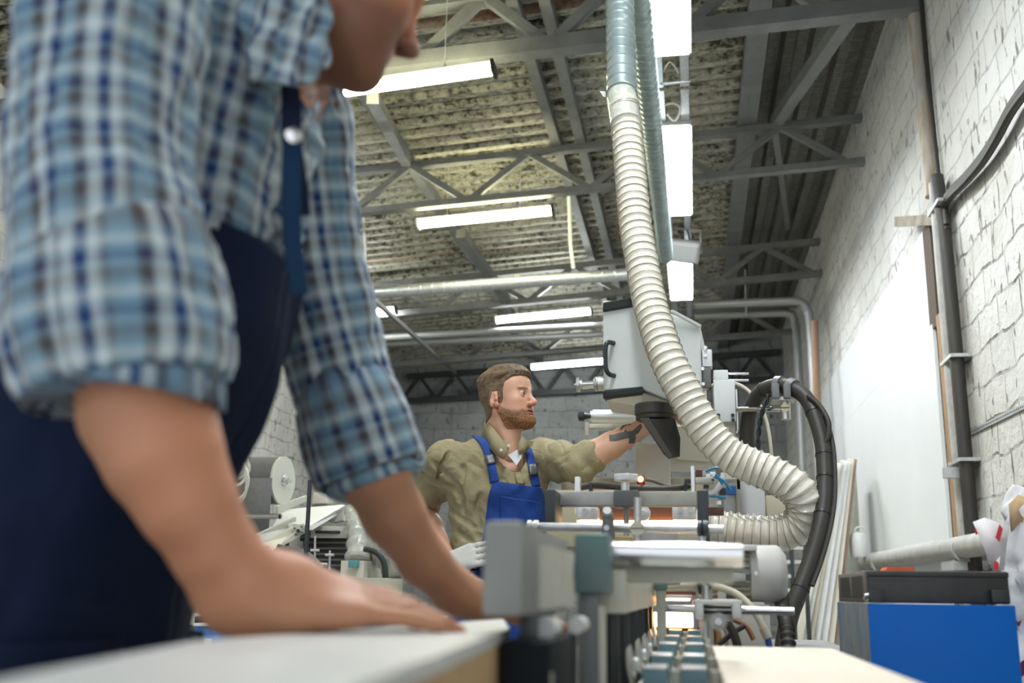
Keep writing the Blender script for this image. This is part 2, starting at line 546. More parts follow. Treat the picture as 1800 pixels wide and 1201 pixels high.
def brick_mat(name, base, dark, stain, paint=(0.7,0.7,0.69), axis='YZ', bw=0.40, bh=0.20, mort=0.012, bumpy=1.0, dens=0.45, seed=0.0, zfade=None):
    m = bpy.data.materials.new(name); m.use_nodes = True
    nt = m.node_tree; N = nt.nodes; L = nt.links
    b = N['Principled BSDF']; b.inputs['Roughness'].default_value = 0.85
    geo = N.new('ShaderNodeNewGeometry')
    sep = N.new('ShaderNodeSeparateXYZ'); L.new(geo.outputs['Position'], sep.inputs[0])
    cmb = N.new('ShaderNodeCombineXYZ')
    L.new(sep.outputs['Y' if axis == 'YZ' else 'X'], cmb.inputs['X']); L.new(sep.outputs['Z'], cmb.inputs['Y'])
    # wobble
    nz = N.new('ShaderNodeTexNoise'); nz.inputs['Scale'].default_value = 3.0; nz.inputs['Detail'].default_value = 5
    L.new(geo.outputs['Position'], nz.inputs['Vector'])
    wob = N.new('ShaderNodeVectorMath'); wob.operation = 'MULTIPLY_ADD'
    L.new(nz.outputs['Color'], wob.inputs[0]); wob.inputs[1].default_value = (0.12, 0.12, 0); L.new(cmb.outputs[0], wob.inputs[2])
    br = N.new('ShaderNodeTexBrick')
    L.new(wob.outputs[0], br.inputs['Vector'])
    br.inputs['Scale'].default_value = 1.0
    br.inputs['Brick Width'].default_value = bw; br.inputs['Row Height'].default_value = bh
    br.inputs['Mortar Size'].default_value = mort; br.inputs['Mortar Smooth'].default_value = 0.6
    br.inputs['Bias'].default_value = 0.0
    br.inputs['Color1'].default_value = (1, 1, 1, 1); br.inputs['Color2'].default_value = (0.72, 0.72, 0.72, 1)
    # mortar lines only partly open
    n3 = N.new('ShaderNodeTexNoise'); n3.inputs['Scale'].default_value = 7.0; n3.inputs['Detail'].default_value = 8; n3.inputs['Roughness'].default_value = 0.7
    L.new(geo.outputs['Position'], n3.inputs['Vector'])
    r3 = N.new('ShaderNodeValToRGB'); r3.color_ramp.elements[0].position = 0.47; r3.color_ramp.elements[1].position = 0.70
    L.new(n3.outputs['Fac'], r3.inputs['Fac'])
    mm = N.new('ShaderNodeMath'); mm.operation = 'MULTIPLY'
    L.new(br.outputs['Fac'], mm.inputs[0]); L.new(r3.outputs['Color'], mm.inputs[1])
    if zfade:    # upper courses are smeared over with plaster
        mr = N.new('ShaderNodeMapRange'); mr.inputs[1].default_value = zfade-0.5; mr.inputs[2].default_value = zfade+0.3; mr.inputs[3].default_value = 1.0; mr.inputs[4].default_value = 0.12
        L.new(sep.outputs['Z'], mr.inputs[0]); m3 = N.new('ShaderNodeMath'); m3.operation = 'MULTIPLY'; L.new(mm.outputs[0], m3.inputs[0]); L.new(mr.outputs[0], m3.inputs[1]); mm = m3
    # stains
    n4 = N.new('ShaderNodeTexNoise'); n4.inputs['Scale'].default_value = 0.9; n4.inputs['Detail'].default_value = 9; n4.inputs['Roughness'].default_value = 0.7
    L.new(geo.outputs['Position'], n4.inputs['Vector'])
    r4 = N.new('ShaderNodeValToRGB'); r4.color_ramp.elements[0].position = 0.40; r4.color_ramp.elements[1].position = 0.62
    r4.color_ramp.elements[0].color = (*stain, 1); r4.color_ramp.elements[1].color = (*base, 1)
    L.new(n4.outputs['Fac'], r4.inputs['Fac'])
    bc = N.new('ShaderNodeMixRGB'); bc.blend_type = 'MULTIPLY'; bc.inputs['Fac'].default_value = 0.30
    L.new(r4.outputs['Color'], bc.inputs['Color1']); L.new(br.outputs['Color'], bc.inputs['Color2'])
    # pits: small dark nicks
    vo = N.new('ShaderNodeTexNoise'); vo.inputs['Scale'].default_value = 16.0; vo.inputs['Detail'].default_value = 3; vo.inputs['Roughness'].default_value = 0.5
    mpv = N.new('ShaderNodeMapping'); mpv.inputs['Scale'].default_value = (1.0, 1.0, 0.45); mpv.inputs['Rotation'].default_value = (0.5, 0.3, 0)
    L.new(geo.outputs['Position'], mpv.inputs['Vector']); L.new(mpv.outputs[0], vo.inputs['Vector'])
    rp = N.new('ShaderNodeValToRGB'); rp.color_ramp.elements[0].position = 0.63; rp.color_ramp.elements[1].position = 0.70
    L.new(vo.outputs['Fac'], rp.inputs['Fac'])
    mx = N.new('ShaderNodeMath'); mx.operation = 'MAXIMUM'
    ms = N.new('ShaderNodeMath'); ms.operation = 'MULTIPLY'; ms.inputs[1].default_value = 0.8
    L.new(rp.outputs['Color'], ms.inputs[0]); L.new(mm.outputs[0], mx.inputs[0]); L.new(ms.outputs[0], mx.inputs[1])
    dk = N.new('ShaderNodeMixRGB'); dk.inputs['Color2'].default_value = (*dark, 1)
    L.new(mx.outputs[0], dk.inputs['Fac']); L.new(bc.outputs[0], dk.inputs['Color1'])
    L.new(dk.outputs[0], b.inputs['Base Color'])
    # bump
    n5 = N.new('ShaderNodeTexNoise'); n5.inputs['Scale'].default_value = 14.0; n5.inputs['Detail'].default_value = 8; n5.inputs['Roughness'].default_value = 0.65
    L.new(geo.outputs['Position'], n5.inputs['Vector'])
    sub = N.new('ShaderNodeMath'); sub.operation = 'MULTIPLY_ADD'; sub.inputs[1].default_value = -0.9
    L.new(mx.outputs[0], sub.inputs[0]); L.new(n5.outputs['Fac'], sub.inputs[2])
    bmn = N.new('ShaderNodeBump'); bmn.inputs['Strength'].default_value = 0.8 * bumpy; bmn.inputs['Distance'].default_value = 0.045
    L.new(sub.outputs[0], bmn.inputs['Height']); L.new(bmn.outputs[0], b.inputs['Normal'])
    return m

M_wallR = brick_mat('painted_block', (0.76,0.76,0.74), (0.13,0.115,0.095), (0.62,0.61,0.56), zfade=3.55)
M_wallB = brick_mat('grey_block', (0.46,0.48,0.48), (0.12,0.12,0.12), (0.32,0.335,0.34), axis='XZ', mort=0.010, bw=0.6, bh=0.3)
M_floor = mat('concrete_floor', (0.22,0.21,0.2), 0.8, col2=(0.32,0.31,0.29), nscale=3, bump=0.2)

w = MB(); w.bx(XW, XW+0.35, -1.5, YB+0.35, 0, ROOF_R+0.5)
build('wall_right', w, M_wallR, kind='structure', smooth=False)
w = MB(); w.bx(XL-0.35, XW+0.35, YB, YB+0.35, 0, ROOF_R+0.6)
build('wall_back', w, M_wallB, kind='structure', smooth=False)
w = MB(); w.bx(XL-0.35, XL, -1.5, YB, 0, roof_z(XL)+0.2)
build('wall_left', w, M_wallR, kind='structure', smooth=False)
w = MB(); w.bx(XL-0.35, XW+0.35, -1.5, YB+0.35, -0.15, 0)
build('floor', w, M_floor, kind='structure', smooth=False)

# ---- roof deck: trapezoid sheet, ribs across the hall; second bay with ribs along the hall
def deck_mat(name, c1, c2, c3, lo=0.44, hi=0.56, rust=()):
    m = bpy.data.materials.new(name); m.use_nodes = True
    nt = m.node_tree; N = nt.nodes; L = nt.links
    b = N['Principled BSDF']; b.inputs['Roughness'].default_value = 0.45; b.inputs['Metallic'].default_value = 0.15
    geo = N.new('ShaderNodeNewGeometry')
    mp = N.new('ShaderNodeMapping'); mp.inputs['Scale'].default_value = (1.0, 2.6, 1.0)
    L.new(geo.outputs['Position'], mp.inputs['Vector'])
    n = N.new('ShaderNodeTexNoise'); n.inputs['Scale'].default_value = 15; n.inputs['Detail'].default_value = 6; n.inputs['Roughness'].default_value = 0.72
    L.new(mp.outputs[0], n.inputs['Vector'])
    n0 = N.new('ShaderNodeTexNoise'); n0.inputs['Scale'].default_value = 0.7; n0.inputs['Detail'].default_value = 3
    L.new(geo.outputs['Position'], n0.inputs['Vector'])
    ad = N.new('ShaderNodeMath'); ad.operation = 'MULTIPLY_ADD'; ad.inputs[1].default_value = 0.35; 
    L.new(n0.outputs['Fac'], ad.inputs[0]); 
    sb = N.new('ShaderNodeMath'); sb.operation = 'SUBTRACT'; sb.inputs[1].default_value = 0.175
    L.new(n.outputs['Fac'], sb.inputs[0]); L.new(sb.outputs[0], ad.inputs[2])
    r = N.new('ShaderNodeValToRGB')
    e = r.color_ramp.elements
    e[0].position = lo; e[0].color = (*c1, 1); e[1].position = hi; e[1].color = (*c2, 1)
    e2 = e.new(0.63); e2.color = (*c3, 1)
    L.new(ad.outputs[0], r.inputs['Fac']); L.new(r.outputs['Color'], b.inputs['Base Color'])
    sy = N.new('ShaderNodeSeparateXYZ'); L.new(geo.outputs['Position'], sy.inputs[0]); last = r.outputs['Color']
    for (yy, hw, st) in rust:        # rust streaks along single ribs
        c_ = N.new('ShaderNodeMath'); c_.operation = 'COMPARE'; c_.inputs[1].default_value = yy; c_.inputs[2].default_value = hw; L.new(sy.outputs['Y'], c_.inputs[0])
        k_ = N.new('ShaderNodeMath'); k_.operation = 'MULTIPLY'; k_.inputs[1].default_value = st; L.new(c_.outputs[0], k_.inputs[0])
        m_ = N.new('ShaderNodeMixRGB'); m_.inputs['Color2'].default_value = (0.42, 0.19, 0.10, 1); L.new(k_.outputs[0], m_.inputs['Fac']); L.new(last, m_.inputs['Color1']); last = m_.outputs[0]
    L.new(last, b.inputs['Base Color'])
    bp = N.new('ShaderNodeBump'); bp.inputs['Strength'].default_value = 0.5; bp.inputs['Distance'].default_value = 0.02
    L.new(n.outputs['Fac'], bp.inputs['Height']); L.new(bp.outputs[0], b.inputs['Normal'])
    return m
M_deck = deck_mat('galvanised_deck', (0.06,0.057,0.042), (0.33,0.32,0.25), (0.52,0.51,0.43), 0.39, 0.47, rust=((G(800,88,5.25).y, 0.06, 0.75), (G(800,432,5.2).y, 0.07, 0.5), (G(800,20,5.25).y, 0.05, 0.5)))
M_deck2 = deck_mat('dark_deck', (0.12,0.115,0.10), (0.22,0.215,0.2), (0.27,0.265,0.25))
XM = 0.47   # line between the two decks
def corrug(u, period=0.20, depth=0.075):
    t = (u / period) % 1.0
    # wide crest (down), sloped web, narrow valley
    if t < 0.12: return depth * (t/0.12)
    if t < 0.52: return depth
    if t < 0.64: return depth * (1-(t-0.52)/0.12)
    return 0.0
def knots(u0, u1, period):
    out = []; k = math.floor(u0/period)
    while k*period < u1:
        for t in (0.0, 0.12, 0.52, 0.64): 
            u = (k+t)*period
            if u0 <= u <= u1: out.append(u)
        k += 1
    return out
w = MB()
ys = knots(-1.4, YB+0.2, 0.225)
xs = [XL-0.3, -4, -2.5, -1.2, XM+0.03]
nx = len(xs)
vs = [Vector((x, y, roof_z(x) - 0.02 + corrug(y, 0.225, 0.10))) for y in ys for x in xs]
fs = [(j*nx+i, j*nx+i+1, (j+1)*nx+i+1, (j+1)*nx+i) for j in range(len(ys)-1) for i in range(nx-1)]
w.add(vs, fs)
dk = build('ceiling', w, M_deck, kind='structure', smooth=False)
w = MB()
xs = knots(XM, XW+0.25, 0.23)
for (ya, yb, dz) in ((-1.4, 7.0, 0.06), (6.95, 13.0, 0.03), (12.95, YB+0.2, 0.0)):
    vs = [Vector((x, y, roof_z(x)+0.06 - dz + corrug(x, 0.23, 0.08))) for x in xs for y in (ya, yb)]
    fs = [(2*i, 2*i+1, 2*i+3, 2*i+2) for i in range(len(xs)-1)]
    w.add(vs, fs)
build('ceiling', w, M_deck2, kind='structure', smooth=False)
# solid roof above, closes any gap
w = MB(); w.bx(XL-0.35, XW+0.35, -1.5, YB+0.35, ROOF_R+0.55, ROOF_R+0.65)
w2 = MB(); w2.bx(XM-0.02, XM+0.02, -1.4, YB, roof_z(XM), roof_z(XM)+0.5)
build('trim_1', w2, M_deck2, kind='structure', smooth=False)
build('ceiling', w, M_deck2, kind='structure', smooth=False)

# ---- steelwork
M_steel = mat('grey_painted_steel', (0.15,0.155,0.155), 0.5, 0.1, col2=(0.21,0.215,0.215), nscale=4)
M_steelD = mat('dark_steel', (0.045,0.05,0.052), 0.5, 0.2)
M_zinc = mat('zinc', (0.50,0.54,0.56), 0.38, 0.75, col2=(0.62,0.66,0.68), nscale=20)
def truss(y, z_wall, depth, slope, x0, x1, panel, wid=0.07, label='', material=None, th=0.05, ph=0.0, web=0.035, inset=0.0):
    """lattice truss across the hall; z_wall: bottom chord height at the right wall"""
    material = material or M_steel
    zb = lambda x: z_wall + (x - XW) * slope
    t = thing('roof_truss', (x1, y, zb(x1)), label, 'roof truss', 'lattice trusses under the roof')
    m = MB(); m.bar((x0, y, zb(x0)), (x1, y, zb(x1)), wid, th); build('bottom_chord', m, material, t, False)
    m = MB(); m.bar((x0, y, zb(x0)+depth), (x1, y, zb(x1)+depth), wid, th); build('top_chord', m, material, t, False)
    n = int((x1-x0)/panel); x = x1 - ph; up = False
    while x > x0 + 0.1:
        xb = x - panel
        m = MB()
        if up: m.bar((x, y, zb(x)+depth), (xb, y, zb(xb)), web, web)
        else: m.bar((x, y, zb(x)), (xb, y, zb(xb)+depth), web, web)
        build('web_bar', m, material, t, False)
        up = not up; x = xb
    return t
SL = 0.075
truss(6.85, 4.90, 0.46, 0.048, XL, XW, 0.48, 0.13, 'nearest grey roof truss with a thick bottom chord', th=0.11, ph=0.60, web=0.075)
truss(9.35, 4.80, 0.42, 0.054, XL, XW, 0.58, 0.09, 'second roof truss, its bottom chord carrying the duct tapes', ph=0.145, web=0.055, th=0.06)
truss(12.75, 4.78, 0.40, 0.066, XL, XW, 0.58, 0.10, 'third roof truss, beyond the horizontal duct', ph=0.09, web=0.06, th=0.07)
truss(15.6, 4.76, 0.42, 0.06, XL, XW, 0.58, 0.10, 'fourth roof truss, last before the back wall', ph=0.3, web=0.06, th=0.07)
truss(18.42, 4.62, 0.46, 0.044, -5.05, XW-0.05, 0.33, 0.10, 'dark truss standing against the back wall', M_steelD, ph=0.1, th=0.09, web=0.06)
zB = 5.12
for pa_, pb_, lb in (((653,167),(770,350),'leftmost long roof beam running down the hall'), ((930,110),(980,247),'long roof beam left of the spiral duct, left one of a pair'),
                 ((982,110),(1048,350),'long roof beam left of the spiral duct, right one of a pair'), ((1322,100),(1298,300),'left girder of the pair where the two roof decks meet'), ((1342,100),(1312,300),'right girder of the pair where the two roof decks meet')):
    x = (G(*pa_, zB).x + G(*pb_, zB).x)/2; m = MB(); z = roof_z(x) - 0.075
    m.bar((x, 2.0, z), (x, YB, z), 0.085, 0.11)
    build('roof_beam', m, M_steel, None, False, lb, 'roof beam', 'long beams under the roof deck')
# inclined braces
def brace(p0, p1, lb, r=0.06):
    m = MB(); m.bar(p0, p1, r, r); build('roof_brace', m, M_steel, None, False, lb, 'brace', 'diagonal braces under the roof')
brace(P(1492,28,6.95), P(1365,212,9.3), 'heavy diagonal brace between the first two trusses near the right wall', 0.10)
brace(P(1362,225,9.4), P(1385,400,12.7), 'slim diagonal brace between the second and third truss near the right wall', 0.06)
brace(P(655,172,7.0), P(715,285,9.3), 'diagonal brace just right of the bearded chin, below the near lamp', 0.09)
brace(P(716,288,9.32), P(824,355,9.4), 'diagonal brace running down to the second truss', 0.055)
brace(P(810,410,10.6), P(890,528,12.7), 'diagonal brace under the middle lamp', 0.10)
brace(P(655,525,10.2), P(800,655,17.5), 'thin long brace rising left of the far worker\'s head', 0.045)
# ------------------------------------------------------------------ lamps
M_cool = mat('cool_tube_glow', (0.9,0.95,0.97), 0.4, emit=(0.93,0.975,1.0), estr=16.0)
M_warm = mat('warm_tube_glow', (0.95,0.93,0.8), 0.4, emit=(1.0,0.95,0.60), estr=11.0)
M_white = mat('white_tube_glow', (0.95,0.95,0.9), 0.4, emit=(0.96,1.0,0.97), estr=12.0)
M_lampbody = mat('lamp_housing', (0.55,0.56,0.54), 0.45, 0.2)
M_blackplastic = mat('black_plastic', (0.02,0.022,0.024), 0.45)
M_galv = mat('galvanised_channel', (0.48,0.50,0.50), 0.42, 0.6, col2=(0.6,0.62,0.62), nscale=25)

HROW = 3.3
def panel_lamp(y0, y1, label):
    z = 1 + HROW
    xl = -0.195; xr = 0.064
    t = thing('ceiling_panel_lamp', ((xl+xr)/2, (y0+y1)/2, z), label, 'ceiling lamp', 'row of flat panel lamps beside the duct')
    m = MB()
    m.bx(xl, xr, y0, y1, z+0.012, z+0.055, 0.004)
    m.bx(xl, xl+0.012, y0, y1, z-0.012, z+0.02); m.bx(xr-0.012, xr, y0, y1, z-0.012, z+0.02)
    m.bx(xl, xr, y0, y0+0.02, z-0.012, z+0.02); m.bx(xl, xr, y1-0.02, y1, z-0.012, z+0.02)
    build('housing', m, M_lampbody, t, False)
    m = MB(); m.bx(xl+0.012, xr-0.012, y0+0.02, y1-0.02, z-0.022, z+0.01, 0.01)
    build('diffuser', m, M_cool, t, False)
    for sx in (xl+0.04, xr-0.04):
        m = MB(); m.cyl((sx, (y0+y1)/2, z+0.05), (sx, (y0+y1)/2, roof_z(0)-0.02), 0.003, seg=6)
        build('suspension_wire', m, M_galv, t)
    return t
KY = 1910*HROW
panel_lamp(1.3, 3.2, 'added overhead panel lamp continuing the row out of view')  # unseen lamp, added overhead to light the foreground
panel_lamp(4.28, 6.19, 'topmost bright flat panel lamp, cut off by the upper frame edge')
panel_lamp(7.22, 9.13, 'bright flat panel lamp between the two lengths of metal channel')
panel_lamp(10.15, 11.96, 'farthest flat panel lamp, partly hidden by the floodlight')
# carrier channels between the lamps
xl = -0.195; xr = 0.064
def rail(ya, yb, side, lb):
    x = xl+0.045 if side == 'left' else xr-0.045
    m = MB(); z = 1+HROW+0.02
    m.bx(x-0.033, x+0.033, ya, yb, z, z+0.006); m.bx(x-0.033, x-0.029, ya, yb, z, z+0.03); m.bx(x+0.029, x+0.033, ya, yb, z, z+0.03)
    build('carrier_channel', m, M_galv, None, False, lb, 'metal channel', 'metal channels joining the panel lamps')
for side in ('left', 'right'):
    rail(6.20, 6.68, side, f'{side} galvanised channel just beyond the topmost panel lamp')
    rail(6.73, 7.21, side, f'{side} galvanised channel just before the second visible panel lamp')
    rail(9.14, 10.14, side, f'{side} galvanised channel above the floodlight')
    rail(11.97, 12.9, side, f'{side} galvanised channel beyond the farthest panel lamp')
m = MB(); m.tube(smooth_path([P(1157,143,6.62), P(1170,147,6.62), P(1190,145,6.62), P(1213,143,6.62)]), 0.012)
build('cross_tie', m, M_galv, None, True, 'twisted tie crossing the gap between the panel lamp channels', 'tie')
m = MB(); m.tube(smooth_path([P(1166,125,6.5), P(1178,109,6.4), P(1193,128,6.5)]), 0.006)
build('lamp_cable', m, mat('pale_cable', (0.7,0.7,0.66), 0.5), None, True, 'short pale cable arching just beyond the topmost panel lamp', 'cable')
m = MB()
m.tube(smooth_path([P(1168,184,6.95), P(1185,182,6.95), P(1196,192,7.0), P(1186,212,7.1), P(1172,200,7.05)]), 0.008)
build('lamp_cable', m, mat('white_cable', (0.75,0.75,0.7), 0.5), None, True, 'loose white cable loop just before the second visible panel lamp', 'cable')

def batten(pa, pb, label, mt, w=0.10, cable=True):
    """weatherproof fluorescent fitting between two points"""
    pa = Vector(pa); pb = Vector(pb); d = (pb-pa).normalized(); c = (pa+pb)/2
    up = Vector((0, 0, 1)); a = d.cross(up).normalized(); up = a.cross(d)
    M = Matrix((d, a, up)).transposed()
    L = (pb-pa).length
    t = thing('fluorescent_lamp', c, label, 'ceiling lamp', 'slim fluorescent lamps hung across the hall')
    m = MB(); m.box(c + up*0.062, (L, w*0.45, 0.03), M, 0.008); build('housing', m, M_lampbody, t, False)
    m = MB()
    n = 18; prof = []
    for k in range(n):
        an = 2*PI*k/n
        prof.append((math.cos(an)*w/2, math.sin(an)*(0.050 if math.sin(an) < 0 else 0.012)))
    poly = [pa + d*0.02 + a*x + up*(0.03+z) for x, z in prof]
    m.prism(poly, d*(L-0.04)); build('diffuser', m, mt, t)
    for s_ in (pa, pb):
        m = MB(); m.box(s_ + up*0.02, (0.025, w*1.12, 0.09), M, 0.006); build('end_cap', m, M_blackplastic if s_ is pb else M_lampbody, t, False)
    for k in (0.22, 0.76):
        q = pa + d*L*k
        m = MB(); m.cyl(q+up*0.05, q+up*0.10, 0.012, seg=8); m.cyl(q+up*0.10, Vector((q.x, q.y, roof_z(q.x)+0.02)), 0.004, seg=6)
        build('hanger', m, M_galv, t)
    return t
batten(P(520,176,6.6), P(868,126,6.6), 'long yellowish fluorescent lamp nearest the camera, passing behind the bent man\'s chin', M_warm, 0.13)
batten(P(735,398,9.6), P(972,374,9.6), 'yellowish fluorescent lamp in the middle, above the horizontal duct', M_warm, 0.12)
batten(P(872,566,13.3), P(1040,550,13.3), 'slim white fluorescent lamp below the duct, left of the grey box', M_white, 0.11)
batten(P(934,648,16.6), P(1080,636,16.6), 'slim white fluorescent lamp just above the far worker\'s head', M_white, 0.14)
# extra fittings of the same sort, added for light where none are seen
batten((-3.9,4.2,4.3), (-2.6,4.2,4.4), 'added unseen fluorescent lamp over the left part of the hall', M_warm)
batten((-4.9,8.5,4.3), (-3.6,8.5,4.4), 'added unseen fluorescent lamp near the left wall', M_white)
batten((-4.9,12.5,4.3), (-3.6,12.5,4.4), 'added unseen fluorescent lamp near the far left wall', M_white)

# floodlight, switched off
t = thing('floodlight', P(1196,440,9.6), 'grey floodlight with ribbed glass hanging below the panel lamps', 'floodlight')
c = P(1196,441,9.6)
ex = (P(1230,446,9.6)-P(1162,438,9.6)); W_ = ex.length; ex.normalize()
ez = (P(1196,420,9.6)-P(1196,462,9.75)).normalized(); ez = (ez-ex*ez.dot(ex)).normalized(); ey = ez.cross(ex)
M = Matrix((ex, ey, ez)).transposed(); hh = S(42, 9.6)
M_fl = mat('floodlight_casting', (0.22,0.22,0.215), 0.5, 0.3); M_glass = mat('ribbed_glass', (0.30,0.31,0.305), 0.25, 0.1)
m = MB(); m.box(c, (W_, 0.09, hh), M, 0.02); build('housing', m, M_fl, t, False)
m = MB(); m.box(c - ey*0.05, (W_*0.88, 0.01, hh*0.8), M, 0.003)
for k in range(16): m.box(c - ey*0.058 + ex*(W_*(-0.40+0.8*k/15)), (W_*0.022, 0.008, hh*0.74), M, 0.002)
build('glass', m, M_glass, t, False)
m = MB(); m.tube([c-ex*W_*0.53, c-ex*W_*0.53+Vector((0,0,0.22)), c+ex*W_*0.53+Vector((0,0,0.22)), c+ex*W_*0.53], 0.012, 8); build('bracket', m, M_fl, t)
m = MB(); m.tube(smooth_path([P(1213,425,9.6), P(1208,405,9.6), P(1200,398,9.6), P(1190,402,9.7)]), 0.010); build('cable', m, M_blackplastic, t)
# ------------------------------------------------------------------ board under the hands
M_lam = mat('worn_white_laminate', (0.58,0.59,0.57), 0.35, col2=(0.66,0.67,0.65), nscale=10)
M_pine = mat('raw_pine', (0.50,0.33,0.15), 0.7, col2=(0.62,0.44,0.23), nscale=6, stretch=(1,6,6))
BZ_ = CAMZ - 0.036
def gb(x, y): 
    p = G(x, y, BZ_); return (p.x, p.y)
poly = [gb(40,1186), gb(340,1127), gb(884,1088), gb(896,1106), gb(636,1201), (gb(636,1201)[0]+0.02, 0.33), (gb(40,1186)[0]+0.03, 0.33)]
t = thing('work_board', (-0.26, 0.9, BZ_-0.022), 'pale laminated board on a pine bed, the hands of the bent man pressed on it', 'board')
m = MB(); m.prism([Vector((x, y, BZ_-0.010)) for x, y in poly], (0, 0, 0.010)); build('top_sheet', m, M_lam, t, False)
def shr(p, c, k): return (c[0]+(p[0]-c[0])*k, c[1]+(p[1]-c[1])*k)
cc = (sum(p[0] for p in poly)/7, sum(p[1] for p in poly)/7)
m = MB(); m.prism([Vector((*shr(p, cc, 0.975), BZ_-0.075)) for p in poly], (0, 0, 0.065)); build('pine_core', m, M_pine, t, False)
m = MB(); m.prism([Vector((*shr(p, cc, 0.90), 0.0)) for p in poly], (0, 0, BZ_-0.075)); build('base', m, mat('bench_base', (0.10,0.10,0.10), 0.7), t, False)
# ------------------------------------------------------------------ the bent man in the foreground
BZ = CAMZ - 0.036      # top of the board he leans on
SKIN = np.array([0.47, 0.235, 0.135])
M_skin = vcol_mat('skin', 0.5, sss=0.12, bump=0.12, bscale=90)

def plaid_mat(name='plaid_cotton', pu=0.066, pv=0.046):
    m = bpy.data.materials.new(name); m.use_nodes = True
    nt = m.node_tree; N = nt.nodes; L = nt.links
    b = N['Principled BSDF']; b.inputs['Roughness'].default_value = 0.9; b.inputs['Specular IOR Level'].default_value = 0.15
    b.inputs['Sheen Weight'].default_value = 0.2
    uv = N.new('ShaderNodeUVMap'); uv.uv_map = 'UVMap'
    sp = N.new('ShaderNodeSeparateXYZ'); L.new(uv.outputs[0], sp.inputs[0])
    nzz = N.new('ShaderNodeTexNoise'); nzz.inputs['Scale'].default_value = 9; L.new(uv.outputs[0], nzz.inputs['Vector'])
    outs = []
    for axn, per in (('X', pu), ('Y', pv)):
        dv = N.new('ShaderNodeMath'); dv.operation = 'DIVIDE'; dv.inputs[1].default_value = per; L.new(sp.outputs[axn], dv.inputs[0])
        fr = N.new('ShaderNodeMath'); fr.operation = 'FRACT'; L.new(dv.outputs[0], fr.inputs[0])
        r = N.new('ShaderNodeValToRGB'); L.new(fr.outputs[0], r.inputs['Fac'])
        navy = (0.010,0.032,0.135); lt = (0.52,0.59,0.60); bl = (0.19,0.32,0.41); br = (0.060,0.047,0.050); g = (0.13,0.15,0.165)
        stops = [(0.0,navy),(0.11,navy),(0.15,lt),(0.27,lt),(0.33,br),(0.43,br),(0.50,bl),(0.72,bl),(0.80,g),(0.90,lt),(0.965,lt),(1.0,navy)] if axn == 'X' else \
                [(0.0,bl),(0.16,navy),(0.25,navy),(0.33,bl),(0.46,g),(0.54,br),(0.62,g),(0.74,bl),(0.84,lt),(0.92,lt),(1.0,bl)]
        e = r.color_ramp.elements
        e[0].position = stops[0][0]; e[0].color = (*stops[0][1], 1); e[1].position = stops[-1][0]; e[1].color = (*stops[-1][1], 1)
        for p_, c_ in stops[1:-1]:
            q = e.new(p_); q.color = (*c_, 1)
        outs.append(r)
    mx = N.new('ShaderNodeMixRGB'); mx.inputs['Fac'].default_value = 0.46
    L.new(outs[0].outputs['Color'], mx.inputs['Color1']); L.new(outs[1].outputs['Color'], mx.inputs['Color2'])
    L.new(mx.outputs[0], b.inputs['Base Color'])
    return m
M_plaid = plaid_mat()
M_navy = mat('navy_workwear', (0.004,0.009,0.028), 0.85, col2=(0.006,0.015,0.045), nscale=6, bump=0.2, bscale=30, spec=0.2)
M_navyB = mat('blue_strap_cloth', (0.008,0.035,0.085), 0.8, spec=0.2)

def loft(rows, nu=72, nv=8, folds=0.0, fscale=(1,1), seed=0.0, ref=(1,0,0), a0=0.0, vmask=None, open_ends=True, fine=0.3, twist=0.0, pad=0.0):
    """rows: (centre, a, b) -> (V, F, UV). Rings lie across the path; a along ref, b across it."""
    A = [tuple(r[0]) + (r[1], r[2]) for r in rows]
    C = catmull(A, nv); n = len(C)
    cs = [Vector(c[:3]) for c in C]
    V = []; UV = []; length = 0.0
    rav = sum((c[3]+c[4])/2 for c in C)/n
    for i in range(n):
        T = (cs[min(i+1, n-1)] - cs[max(i-1, 0)]).normalized()
        if i: length += (cs[i]-cs[i-1]).length
        r = Vector(ref); r = (r - T*r.dot(T)).normalized(); q = T.cross(r)
        for k in range(nu+1):
            t = a0 + 2*PI*k/nu
            d = r*math.cos(t)*(C[i][3]+pad) + q*math.sin(t)*(C[i][4]+pad)
            rr = 1.0
            if folds:
                x = math.cos(t)*fscale[0]; y = math.sin(t)*fscale[0]; z = length*fscale[1]
                f1 = noise.noise(Vector((x+seed, y-seed, z+seed*2 + 0.8*math.sin(t+seed))))
                f2 = noise.noise(Vector((x*2.3-seed, y*2.3, z*2.1+seed)))
                ridge = 1 - abs(f2)*2
                rr = 1 + folds*(f1*1.3 + fine*(ridge-0.5))
            V.append(cs[i] + d*rr)
            UV.append(((k/nu)*2*PI*rav + twist*length, length))
    F = [(i*(nu+1)+k, i*(nu+1)+k+1, (i+1)*(nu+1)+k+1, (i+1)*(nu+1)+k) for i in range(n-1) for k in range(nu)]
    return np.array([tuple(v) for v in V]), np.array(F), np.array(UV), n
def thick(ob, t=0.003, off=-1):
    md = ob.modifiers.new('thickness', 'SOLIDIFY'); md.thickness = t; md.offset = off
    return ob

manA = thing('person', (-0.55, 1.06, 0.0), 'person in a blue plaid shirt and navy dungarees leaning with both hands on the board', 'person')
